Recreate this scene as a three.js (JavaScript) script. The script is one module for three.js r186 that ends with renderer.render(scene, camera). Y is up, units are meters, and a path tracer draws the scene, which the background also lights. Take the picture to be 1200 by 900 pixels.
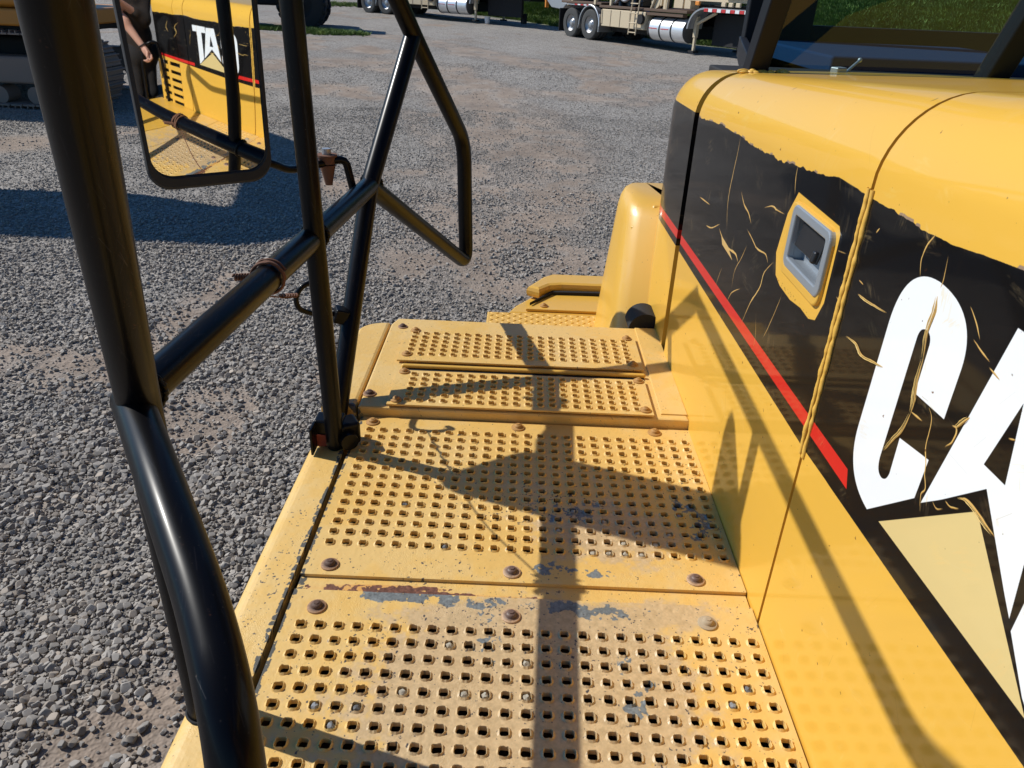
import * as THREE from 'three';
import { Sky } from 'three/addons/objects/Sky.js';
import { RoundedBoxGeometry } from 'three/addons/geometries/RoundedBoxGeometry.js';
import { mergeGeometries, mergeVertices, toCreasedNormals } from 'three/addons/utils/BufferGeometryUtils.js';
import { MarchingCubes } from 'three/addons/objects/MarchingCubes.js';

// ------------------------------------------------------------------ camera, sky, sun, exposure
const scene = new THREE.Scene();
const EYE = 2.2;                                   // camera height above the yard
const camera = new THREE.PerspectiveCamera(54.43, 4 / 3, 0.012, 1500);
camera.position.set(0, EYE, 0);
{
  const m = new THREE.Matrix4().set(
    0.99908811, -0.04269607, 0.0000488, 0,
    0.03763642, 0.88123071, 0.47118568, 0,
    -0.02016078, -0.47075417, 0.88203404, 0, 0, 0, 0, 1);
  camera.quaternion.setFromRotationMatrix(m);
}
const SUN = new THREE.Vector3(-1.058, 1, -0.36).normalize();
const sky = new Sky();
sky.name = 'sky';
sky.userData.kind = 'structure';
sky.scale.setScalar(1200);
sky.material.uniforms.sunPosition.value.copy(SUN);
sky.material.uniforms.turbidity.value = 2.2;
sky.material.uniforms.rayleigh.value = 1.3;
sky.material.uniforms.mieCoefficient.value = 0.003;
if (sky.material.uniforms.cloudCoverage) sky.material.uniforms.cloudCoverage.value = 0.0;
scene.add(sky);
scene.environmentIntensity = 0.11;
const sun = new THREE.DirectionalLight(new THREE.Color(1, 0.965, 0.9), 4.3);
sun.name = 'sun';
sun.position.copy(SUN).multiplyScalar(60);
sun.castShadow = true;
sun.shadow.mapSize.set(4096, 4096);
Object.assign(sun.shadow.camera, { left: -30, right: 30, top: 30, bottom: -30, near: 1, far: 160 });
scene.add(sun);
scene.add(sun.target);
const renderer = new THREE.WebGLRenderer({ antialias: true });
renderer.toneMapping = THREE.LinearToneMapping;
renderer.toneMappingExposure = 1.09;
renderer.shadowMap.enabled = true;
{
  const s2 = new THREE.Scene(); const k = sky.clone(); s2.add(k);
  scene.environment = new THREE.PMREMGenerator(renderer).fromScene(s2).texture;
}

// ------------------------------------------------------------------ random, noise, helpers
function rng(seed) { let a = seed >>> 0; return () => { a = (a + 0x6D2B79F5) | 0; let t = Math.imul(a ^ (a >>> 15), 1 | a); t = (t + Math.imul(t ^ (t >>> 7), 61 | t)) ^ t; return ((t ^ (t >>> 14)) >>> 0) / 4294967296; }; }
const R0 = rng(7);
function h2(x, y, s = 0) { let n = Math.imul(x, 374761393) + Math.imul(y, 668265263) + Math.imul(s, 1442695041); n = Math.imul(n ^ (n >>> 13), 1274126177); return ((n ^ (n >>> 16)) >>> 0) / 4294967296; }
function vn(x, y, s = 0) { const i = Math.floor(x), j = Math.floor(y); let a = x - i, b = y - j; a = a * a * (3 - 2 * a); b = b * b * (3 - 2 * b); const p = h2(i, j, s), q = h2(i + 1, j, s), r = h2(i, j + 1, s), t = h2(i + 1, j + 1, s); return p + (q - p) * a + (r - p) * b + (p - q - r + t) * a * b; }
function fbm(x, y, o = 4, s = 0) { let v = 0, a = 0.5, t = 0; for (let k = 0; k < o; k++) { v += a * vn(x, y, s + k * 17); t += a; x = x * 2.03 + 11.3; y = y * 2.03 - 7.7; a *= 0.5; } return v / t; }
const clamp = (x, a = 0, b = 1) => Math.min(b, Math.max(a, x));
const sm = (a, b, x) => { const t = clamp((x - a) / (b - a)); return t * t * (3 - 2 * t); };
const mix = (a, b, t) => a + (b - a) * t;
const V = (x, y, z) => new THREE.Vector3(x, y, z);
const lin = (r, g, b) => new THREE.Color().setRGB(r, g, b);
const used = {};
function numbered(n) { const k = used[n] = (used[n] ?? -1) + 1; return k ? n + '_' + String(k).padStart(3, '0') : n; }
function shade(o) { o.traverse((c) => { if (c.isMesh) { c.castShadow = true; c.receiveShadow = true; } }); }
function tag(o, label, category, group, kind) { if (label) o.userData.label = label; if (category) o.userData.category = category; if (group) o.userData.group = group; if (kind) o.userData.kind = kind; return o; }
function thing(name, label, category, x, y, z, turn = 0, group) { const o = new THREE.Group(); o.name = numbered(name); o.position.set(x, y, z); o.rotation.y = turn; scene.add(o); return tag(o, label, category, group); }
function mesh(name, geo, m, parent) { const o = new THREE.Mesh(geo, m); o.name = name; parent.add(o); o.castShadow = o.receiveShadow = true; return o; }
function copyThing(o, name, label, x, y, z, turn, group) { const c = o.clone(); c.name = numbered(name); scene.add(c); c.position.set(x, y, z); if (turn !== undefined) c.rotation.y = turn; c.userData = { ...o.userData, label }; if (group) c.userData.group = group; return c; }
const clean = (g) => { const q = g.index ? g.toNonIndexed() : g; for (const k of Object.keys(q.attributes)) if (!['position', 'normal', 'uv'].includes(k)) q.deleteAttribute(k); if (!q.attributes.uv) q.setAttribute('uv', new THREE.BufferAttribute(new Float32Array(q.attributes.position.count * 2), 2)); return q; };
const join = (...gs) => mergeGeometries(gs.flat().map(clean));
const rbox = (w, h, d, r = 0.01, s = 2) => new RoundedBoxGeometry(w, h, d, s, Math.min(r, w / 2.01, h / 2.01, d / 2.01));
const box = (x0, x1, y0, y1, z0, z1, r = 0.006) => rbox(x1 - x0, y1 - y0, z1 - z0, r).translate((x0 + x1) / 2, (y0 + y1) / 2, (z0 + z1) / 2);
function pathCurve(pts, rad = 0.05) {
  const c = new THREE.CurvePath(); let prev = pts[0];
  for (let i = 1; i < pts.length - 1; i++) {
    const a = pts[i - 1], b = pts[i], d = pts[i + 1], l1 = a.distanceTo(b), l2 = b.distanceTo(d), r = Math.min(rad, l1 * 0.48, l2 * 0.48);
    const s = b.clone().lerp(a, r / l1), e = b.clone().lerp(d, r / l2);
    c.add(new THREE.LineCurve3(prev, s)); c.add(new THREE.QuadraticBezierCurve3(s, b, e)); prev = e;
  }
  c.add(new THREE.LineCurve3(prev, pts[pts.length - 1]));
  return c;
}
function tube(pts, r, rad = 0.05, seg, rs = 18) {
  const c = pathCurve(pts, rad), L = c.getLength();
  const g = new THREE.TubeGeometry(c, seg ?? Math.max(12, Math.ceil(L / 0.02)), r, rs, false), tu = g.attributes.uv; for (let i = 0; i < tu.count; i++) tu.setX(i, tu.getX(i) * L / 1.3 + L * 0.37);
  const e = (p) => new THREE.SphereGeometry(r * 0.999, rs, 8).translate(p.x, p.y, p.z);
  return join(g, e(pts[0]), e(pts[pts.length - 1]));
}
function rod(a, b, r, rs = 12) { const d = b.clone().sub(a), g = new THREE.CylinderGeometry(r, r, d.length(), rs); g.applyQuaternion(new THREE.Quaternion().setFromUnitVectors(V(0, 1, 0), d.clone().normalize())); const m = a.clone().add(b).multiplyScalar(0.5); return g.translate(m.x, m.y, m.z); }
function bar(a, b, w, h) { const d = b.clone().sub(a), g = rbox(w, h, d.length(), Math.min(w, h) * 0.12); const o = new THREE.Object3D(); o.up.set(0, 1, 0); o.position.copy(a).add(b).multiplyScalar(0.5); o.lookAt(b); o.updateMatrix(); return g.applyMatrix4(o.matrix); }
function slab(pts, y0, y1, bev = 0.006, holes = []) {             // polygon in (x, z), from y0 up to y1
  const s = new THREE.Shape(pts.map(([x, z]) => new THREE.Vector2(x, -z)));
  for (const h of holes) s.holes.push(new THREE.Path(h.map(([x, z]) => new THREE.Vector2(x, -z))));
  return new THREE.ExtrudeGeometry(s, { depth: Math.max(0.001, y1 - y0 - 2 * bev), bevelEnabled: true, bevelThickness: bev, bevelSize: bev, bevelOffset: -bev, bevelSegments: 2, curveSegments: 8 }).rotateX(-Math.PI / 2).translate(0, y0 + bev, 0);
}
function roundRect(w, h, r, n = 6) { const p = []; for (const [cx, cy, a0] of [[w / 2 - r, h / 2 - r, 0], [-w / 2 + r, h / 2 - r, 90], [-w / 2 + r, -h / 2 + r, 180], [w / 2 - r, -h / 2 + r, 270]]) for (let k = 0; k <= n; k++) { const a = (a0 + 90 * k / n) * Math.PI / 180; p.push([cx + r * Math.cos(a), cy + r * Math.sin(a)]); } return p; }
function dataTex(w, h, fn, srgb = true, repeat = false) {
  const d = new Uint8Array(w * h * 4), o = [0, 0, 0];
  const enc = (c) => { c = clamp(c); return 255 * (c <= 0.0031308 ? 12.92 * c : 1.055 * Math.pow(c, 1 / 2.4) - 0.055); };
  for (let y = 0; y < h; y++) for (let x = 0; x < w; x++) { fn(x, y, o); const i = (y * w + x) * 4; for (let c = 0; c < 3; c++) d[i + c] = srgb ? enc(o[c]) : 255 * clamp(o[c]); d[i + 3] = 255; }
  const t = new THREE.DataTexture(d, w, h); t.magFilter = THREE.LinearFilter; t.minFilter = THREE.LinearMipmapLinearFilter; t.generateMipmaps = true; t.anisotropy = 8;
  if (srgb) t.colorSpace = THREE.SRGBColorSpace;
  if (repeat) t.wrapS = t.wrapT = THREE.RepeatWrapping;
  t.needsUpdate = true; return t;
}
const std = (c, roughness = 0.6, o = {}) => new THREE.MeshStandardMaterial({ color: Array.isArray(c) ? lin(...c) : c, roughness, ...o });
const phys = (c, roughness = 0.5, o = {}) => new THREE.MeshPhysicalMaterial({ color: Array.isArray(c) ? lin(...c) : c, roughness, ...o });

// ------------------------------------------------------------------ materials
const YEL = [0.73, 0.42, 0.06];
const M = {
  yellow: phys(YEL, 0.42, { clearcoat: 0.45, clearcoatRoughness: 0.16 }),
  curl: std([0.62, 0.43, 0.14], 0.55, { side: THREE.DoubleSide }),
  bead: std([0.72, 0.42, 0.07], 0.5),
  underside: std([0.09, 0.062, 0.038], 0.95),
  dark: std([0.01, 0.01, 0.011], 0.8),
  pipe: phys([0.008, 0.008, 0.0095], 0.34, { specularIntensity: 0.3, clearcoat: 0.1, clearcoatRoughness: 0.14 }),
  pipeBare: phys([0.03, 0.024, 0.02], 0.5),
  rust: std([0.15, 0.065, 0.035], 0.85),
  rustBolt: std([1, 1, 1], 0.7, { vertexColors: true }),
  paintBolt: std([0.42, 0.22, 0.06], 0.65),
  steelBolt: std([1.4, 1.6, 1.8], 0.5, { vertexColors: true }),
  redRust: std([0.32, 0.06, 0.03], 0.75),
  greyMetal: std([0.36, 0.4, 0.44], 0.42, { metalness: 0.5 }),
  darkMetal: std([0.05, 0.05, 0.055], 0.35, { metalness: 0.6 }),
  rubber: std([0.022, 0.022, 0.023], 0.85),
  tyreGrey: std([0.06, 0.06, 0.058], 0.9),
  cabBlack: phys([0.011, 0.011, 0.014], 0.5, { specularIntensity: 0.35 }),
  glass: phys([0.62, 0.78, 0.76], 0.02, { transmission: 1, thickness: 0, ior: 1.5, specularIntensity: 1 }),
  mirror: std([0.86, 0.87, 0.86], 0.02, { metalness: 1 }),
  blue: phys([0.006, 0.03, 0.085], 0.95, { specularIntensity: 0.1 }),
  cream: std([0.6, 0.49, 0.33], 0.7),
  tan: std([0.5, 0.37, 0.2], 0.7),
  chrome: std([0.78, 0.79, 0.8], 0.36, { metalness: 0.55 }),
  steel: std([0.42, 0.42, 0.43], 0.4, { metalness: 0.6 }),
  white: std([0.8, 0.8, 0.78], 0.5),
  red: std([0.55, 0.03, 0.03], 0.5),
  orange: std([0.72, 0.25, 0.03], 0.5),
  brown: std([0.12, 0.075, 0.05], 0.8),
  exYellow: std([0.5, 0.2, 0.022], 0.5),
  trackSteel: std([0.24, 0.185, 0.15], 0.75),
  skin: std([0.52, 0.28, 0.2], 0.6),
  shirt: std([0.018, 0.011, 0.007], 0.9),
  trouser: std([0.014, 0.012, 0.012], 0.9),
  hair: std([0.03, 0.02, 0.014], 0.8),
};

// ------------------------------------------------------------------ ground, hill
const BANK = { x: 1.24, z: -37.6, nx: 0.8, nz: -0.6 };            // foot of the grass bank
function bankDist(x, z) { return (x - BANK.x) * BANK.nx + (z - BANK.z) * BANK.nz + 1.2 * (fbm(x * 0.12 + 3, z * 0.12, 2, 5) - 0.5); }
function groundY(x, z) {
  const d = Math.hypot(x, z);
  let y = z < 0 ? 0.47 * sm(9, 31, d) + Math.max(0, d - 31) * 0.024 : 0;
  y += 0.10 * (fbm(x * 0.22, z * 0.22, 3, 21) - 0.5) * sm(2, 9, d) + 0.035 * (fbm(x * 1.1, z * 1.1, 3, 31) - 0.5);
  const s = bankDist(x, z);
  if (s > 0) y += Math.min(s, 42) * 0.34 * sm(0, 3, s) + 0.35 * (fbm(x * 0.5, z * 0.5, 3, 41) - 0.5) * sm(0.5, 4, s);
  return y;
}
const TRACKS = [                                                 // wheel tracks worn through the gravel: half width, strength, course
  [1.5, 0.95, [[-14, -20.5], [-6.6, -19.6], [-4.5, -21.4], [-2.1, -20.2], [-0.5, -15.4], [0.2, -10.2], [0, -6.6]]], [1.1, 0.85, [[-9, -31.5], [-4, -28], [0.1, -22.2], [3.1, -20.4], [9, -22]]], [0.7, 0.8, [[0.5, -17.2], [2.2, -16.5], [5.3, -20.3]]],
  [0.4, 0.6, [[-2.1, -14.5], [-1.1, -11.1], [-1, -7.6]]], [0.42, 0.95, [[-4.4, -4.4], [-3.2, -4.1], [-2.6, -4.05], [-2.3, -4.8], [-2.2, -6]]], [0.7, 0.95, [[-11, -10.2], [-7.2, -10.6], [-6.5, -10.8], [-5.8, -12]]], [0.22, 0.95, [[-1.7, -1.35], [-1.4, -1.5], [-1.1, -1.75], [-0.9, -2.3]]]];
function dirtMask(x, z) {                                          // bare earth showing through the gravel
  let m = sm(0.6, 0.72, fbm(x * 0.55 + 4, z * 0.42 + 9, 4, 51));
  const d = Math.hypot(x, z), brk = fbm(x * 0.8 + 2, z * 0.8, 3, 61);
  for (const [w, k, P] of TRACKS) {
    let q = 9; for (let i = 0; i < P.length - 1; i++) { const [ax, az] = P[i], [bx, bz] = P[i + 1], ux = bx - ax, uz = bz - az, t = clamp(((x - ax) * ux + (z - az) * uz) / (ux * ux + uz * uz)); q = Math.min(q, Math.hypot(x - ax - ux * t, z - az - uz * t)); }
    m = Math.max(m, k * (1 - sm(w * 0.35, w, q + (brk - 0.5) * w * 0.9)));
  }
  m = Math.max(m, 0.9 * sm(6, 4.5, d) * sm(0.56, 0.66, fbm(x * 1.1 + 40, z * 1.1, 3, 91)));
  return m * mix(0.5, 1, sm(0.36, 0.54, fbm(x * 3.1, z * 3.1, 4, 95)));
}
{
  const ang = [], rad = [];
  for (let i = 0; i < 560; i++) ang.push(-66 + 126 * i / 560);
  for (let i = 0; i <= 60; i++) ang.push(60 + 234 * i / 60);
  for (let r = 0.4; r < 900; r *= r < 60 ? 1.0125 : 1.09) rad.push(r);
  const nA = ang.length, nR = rad.length, pos = [], uv = [], col = [], idx = [], idx2 = [], soil = [];
  const c = [0, 0, 0];
  for (let j = 0; j < nR; j++) for (let i = 0; i < nA; i++) {
    const a = ang[i] * Math.PI / 180, x = rad[j] * Math.sin(a), z = -rad[j] * Math.cos(a);
    pos.push(x, groundY(x, z) - 0.012, z); uv.push(x / 1.6, z / 1.6);
    const n = fbm(x * 0.35, z * 0.35, 4, 101), n2 = fbm(x * 2.2, z * 2.2, 3, 111), dm = dirtMask(x, z), s = bankDist(x, z);
    const g = 0.31 + 0.10 * (n - 0.5) + 0.07 * (n2 - 0.5);
    c[0] = g * 1.08; c[1] = g * 0.985; c[2] = g * 0.87;
    const dk = 0.8 + 0.5 * (n2 - 0.5);
    c[0] = mix(c[0], 0.33 * dk, dm * 0.95); c[1] = mix(c[1], 0.252 * dk, dm * 0.95); c[2] = mix(c[2], 0.19 * dk, dm * 0.95);
    const gr = sm(-0.5, 0.6, s + 0.9 * (n2 - 0.5)), gg = 0.7 + 0.9 * (fbm(x * 0.9, z * 0.9, 4, 121) - 0.3);
    c[0] = mix(c[0], 0.07 * gg, gr); c[1] = mix(c[1], 0.115 * gg, gr); c[2] = mix(c[2], 0.026 * gg, gr);
    col.push(...c); soil.push(Math.max(dm, gr));
  }
  for (let j = 0; j < nR - 1; j++) for (let i = 0; i < nA - 1; i++) { const a = j * nA + i, b = a + 1, d = a + nA, e = d + 1; (soil[a] + soil[b] + soil[d] + soil[e] > 2.2 ? idx2 : idx).push(a, b, d, b, e, d); }
  const fan = pos.length / 3; pos.push(0, -0.02, 0); uv.push(0, 0); col.push(0.2, 0.2, 0.2);
  for (let i = 0; i < nA - 1; i++) idx.push(fan, i + 1, i);
  const g = new THREE.BufferGeometry();
  g.setAttribute('position', new THREE.Float32BufferAttribute(pos, 3)); g.setAttribute('uv', new THREE.Float32BufferAttribute(uv, 2)); g.setAttribute('color', new THREE.Float32BufferAttribute(col, 3)); g.setIndex([...idx, ...idx2].length ? idx.concat(idx2) : idx); g.addGroup(0, idx.length, 0); g.addGroup(idx.length, idx2.length, 1); g.computeVertexNormals();
  // crushed-stone grain: nearest two cell centres of a jittered grid, in a tile of 1.6 m
  const N = 1024, C = 56, px = [], py = [], pv = [];
  for (let j = 0; j < C; j++) for (let i = 0; i < C; i++) { px.push(i + 0.1 + 0.8 * h2(i, j, 1)); py.push(j + 0.1 + 0.8 * h2(i, j, 2)); pv.push(h2(i, j, 3)); }
  const hgt = new Float32Array(N * N), val = new Float32Array(N * N);
  for (let y = 0; y < N; y++) for (let x = 0; x < N; x++) {
    const u = x / N * C, v = y / N * C, ci = Math.floor(u), cj = Math.floor(v); let d1 = 9, d2 = 9, k1 = 0;
    for (let b = -1; b <= 1; b++) for (let a = -1; a <= 1; a++) { const ii = ci + a, jj = cj + b, k = ((jj + C) % C) * C + (ii + C) % C; const dx = px[k] + (ii < 0 ? -C : ii >= C ? C : 0) - u, dy = py[k] + (jj < 0 ? -C : jj >= C ? C : 0) - v, d = Math.hypot(dx, dy); if (d < d1) { d2 = d1; d1 = d; k1 = k; } else if (d < d2) d2 = d; }
    const edge = sm(0.02, 0.3, d2 - d1); hgt[y * N + x] = edge * (0.55 + 0.45 * pv[k1]); val[y * N + x] = (0.55 + 0.9 * h2(k1, 5, 4)) * (0.9 + 0.2 * h2(x, y, 9));
  }
  const map = dataTex(N, N, (x, y, o) => { const v = val[y * N + x] * 0.72; o[0] = o[1] = o[2] = v; }, true, true);
  const bump = dataTex(N, N, (x, y, o) => { o[0] = o[1] = o[2] = hgt[y * N + x]; }, false, true);
  const soilN = new Float32Array(512 * 512), per = (x, y, f, sd) => { const u = x / 512 * f, v = y / 512 * f, i = Math.floor(u), j = Math.floor(v); let a = u - i, b = v - j; a = a * a * (3 - 2 * a); b = b * b * (3 - 2 * b); const q = (m, n) => h2((i + m) % f, (j + n) % f, sd); return mix(mix(q(0, 0), q(1, 0), a), mix(q(0, 1), q(1, 1), a), b); };
  for (let y = 0; y < 512; y++) for (let x = 0; x < 512; x++) soilN[y * 512 + x] = 0.3 * per(x, y, 16, 1) + 0.25 * per(x, y, 40, 2) + 0.25 * per(x, y, 96, 3) + 0.2 * per(x, y, 220, 4);
  const sMap = dataTex(512, 512, (x, y, o) => { const v = 0.5 + 0.5 * soilN[y * 512 + x] + (h2(x, y, 12) > 0.985 ? 0.25 : 0); o[0] = o[1] = o[2] = v; }, true, true), sBump = dataTex(512, 512, (x, y, o) => { o[0] = o[1] = o[2] = soilN[y * 512 + x]; }, false, true);
  const ground = mesh('ground', g, [std([1.25, 1.25, 1.25], 0.95, { vertexColors: true, map, bumpMap: bump, bumpScale: 0.009 }), std([1.3, 1.3, 1.3], 0.97, { vertexColors: true, map: sMap, bumpMap: sBump, bumpScale: 0.02 })], scene);
  ground.userData = { kind: 'structure', label: 'grey gravel yard with bare earth patches rising to a bank' };
}
// loose stones
{
  let base = new THREE.IcosahedronGeometry(1, 2); base.deleteAttribute('uv'); base.deleteAttribute('normal'); base = mergeVertices(base, 1e-4);
  const p = base.attributes.position, q = new THREE.Vector3(), cut = Array.from({ length: 13 }, (_, k) => [V(h2(k, 1) - 0.5, h2(k, 2) - 0.5, h2(k, 3) - 0.5).normalize(), 0.56 + 0.24 * h2(k, 4)]);
  for (let i = 0; i < p.count; i++) { q.fromBufferAttribute(p, i); for (const [n, d] of cut) { const e = q.dot(n) - d; if (e > 0) q.addScaledVector(n, -e * 0.98); } q.multiplyScalar(1 + 0.06 * (h2(i, 8) - 0.5)); p.setXYZ(i, q.x * 1.12, q.y * 0.8, q.z); }
  base = toCreasedNormals(base, 0.62);
  const spots = [], r = rng(99);
  const bands = [[1.5, 3.4, 7400], [3.4, 5.5, 5600], [5.5, 9, 3300], [9, 15, 1700], [15, 22, 350]];
  for (const [a, b, dens] of bands) {
    const A0 = -64 * Math.PI / 180, A1 = 19 * Math.PI / 180, n = Math.round((A1 - A0) * (b * b - a * a) / 2 * dens);
    for (let k = 0; k < n; k++) {
      const d = Math.sqrt(a * a + (b * b - a * a) * r()), t = A0 + (A1 - A0) * r(), x = d * Math.sin(t), z = -d * Math.cos(t), roll = r();
      if (x > -0.42 && z > -2.6) continue;
      const dm = dirtMask(x, z);
      if (roll < dm * 0.86) continue;
      const cl = fbm(x * 1.7, z * 1.7, 3, 131), big = Math.pow(r(), 3.2);
      if (r() > 0.55 + 0.9 * (cl - 0.25)) continue;
      const far = sm(3.5, 12, d);
      spots.push([x, z, (0.0062 + 0.0172 * big) * (0.85 + 0.5 * (cl - 0.4)) * (1 - far * 0.3), r(), r(), r()]);
    }
  }
  const im = new THREE.InstancedMesh(base, std([1, 1, 1], 0.92), spots.length); im.name = 'gravel_stones';
  const o = new THREE.Object3D(), c = new THREE.Color();
  spots.forEach(([x, z, s, a, b, d], i) => {
    o.position.set(x, groundY(x, z) - 0.012 + s * (0.25 + 0.3 * b), z); o.rotation.set((a - 0.5) * 1.4, b * 6.28, (d - 0.5) * 1.4); o.scale.set(s * (0.8 + 0.6 * a), s * (0.75 + 0.5 * d), s * (0.8 + 0.5 * b)); o.updateMatrix(); im.setMatrixAt(i, o.matrix);
    const g = 0.2 + 0.13 * d * d + 0.08 * a, w = b > 0.84 ? 0.1 : 0.0; c.setRGB(g * (1.09 + w), g * (0.985 + w * 0.2), g * (0.86 - w * 0.5)); im.setColorAt(i, c);
  });
  im.castShadow = im.receiveShadow = true; scene.add(im); tag(im, 'loose crushed grey stones scattered over the yard', 'gravel', null, 'stuff');
}
// grass on the bank and at the yard edge
{
  const blades = [];
  for (let k = 0; k < 9; k++) {
    const a = k * 2.4, l = 0.55 + 0.45 * h2(k, 3), lean = 0.35 + 0.4 * h2(k, 5), w = 0.07, dx = Math.cos(a), dz = Math.sin(a), bx = dx * 0.18, bz = dz * 0.18;
    const g = new THREE.BufferGeometry(); const P = [[bx - dz * w, 0, bz + dx * w], [bx + dz * w, 0, bz - dx * w], [bx + dx * lean * 0.5 + dz * w * 0.7, l * 0.6, bz + dz * lean * 0.5 - dx * w * 0.7], [bx + dx * lean * 0.5 - dz * w * 0.7, l * 0.6, bz + dz * lean * 0.5 + dx * w * 0.7], [bx + dx * lean, l, bz + dz * lean]];
    g.setAttribute('position', new THREE.Float32BufferAttribute([0, 1, 2, 0, 2, 3, 3, 2, 4].flatMap((i) => P[i]), 3)); g.computeVertexNormals(); blades.push(g);
  }
  const g = mergeGeometries(blades), r = rng(5), spots = [];
  for (let k = 0; k < 130000; k++) { const t = -34 + 66 * r(), s = -0.2 + 17 * r() * r(), x = BANK.x + BANK.nx * s - BANK.nz * t, z = BANK.z + BANK.nz * s + BANK.nx * t; if (bankDist(x, z) < 0.1 + 0.5 * r()) continue; spots.push([x, z, 0.13 + 0.2 * r() * r(), r(), r()]); }
  for (const [cx, cz, sx, sz, n] of [[-9.4, -29.2, 2.0, 0.8, 1700], [-6.9, -28.6, 1.5, 1.0, 500], [-14, -46, 6, 2.2, 2200]]) for (let k = 0; k < n; k++) { const u = r() + r() - 1, v = r() + r() - 1, x = cx + u * sx, z = cz + v * sz; spots.push([x, z, 0.07 + 0.12 * r(), r(), r()]); }
  const im = new THREE.InstancedMesh(g, new THREE.MeshPhysicalMaterial({ color: 0xffffff, roughness: 0.9, side: THREE.DoubleSide }), spots.length); im.name = 'grass';
  const o = new THREE.Object3D(), c = new THREE.Color();
  spots.forEach(([x, z, s, a, b], i) => { o.position.set(x, groundY(x, z) - 0.02, z); o.rotation.set(0, a * 6.28, 0); o.scale.set(s * 1.3, s, s * 1.3); o.updateMatrix(); im.setMatrixAt(i, o.matrix); const k = 0.7 + 0.7 * fbm(x * 0.6, z * 0.6, 3, 141) + 0.3 * (b - 0.5), y = b > 0.9 ? 0.05 : 0; c.setRGB(0.105 * k + y, 0.165 * k + y * 0.8, 0.035 * k); im.setColorAt(i, c); });
  im.castShadow = im.receiveShadow = true; scene.add(im); tag(im, 'short green grass and weeds on the bank and yard edge', 'grass', null, 'stuff');
}

// ------------------------------------------------------------------ the machine we stand on
const machine = thing('heavy_machine', 'yellow heavy machine in front with perforated walkway, black handrails and engine hood', 'construction machine', 1.2, 0, -1.0);
// its pieces are drawn from the lens (0, 0, 0) and shifted here to the machine's base
const seat = (g) => g.translate(-1.2, EYE, 1.0);
const part = (name, g, m, parent = machine) => mesh(name, seat(g), m, parent);

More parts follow.
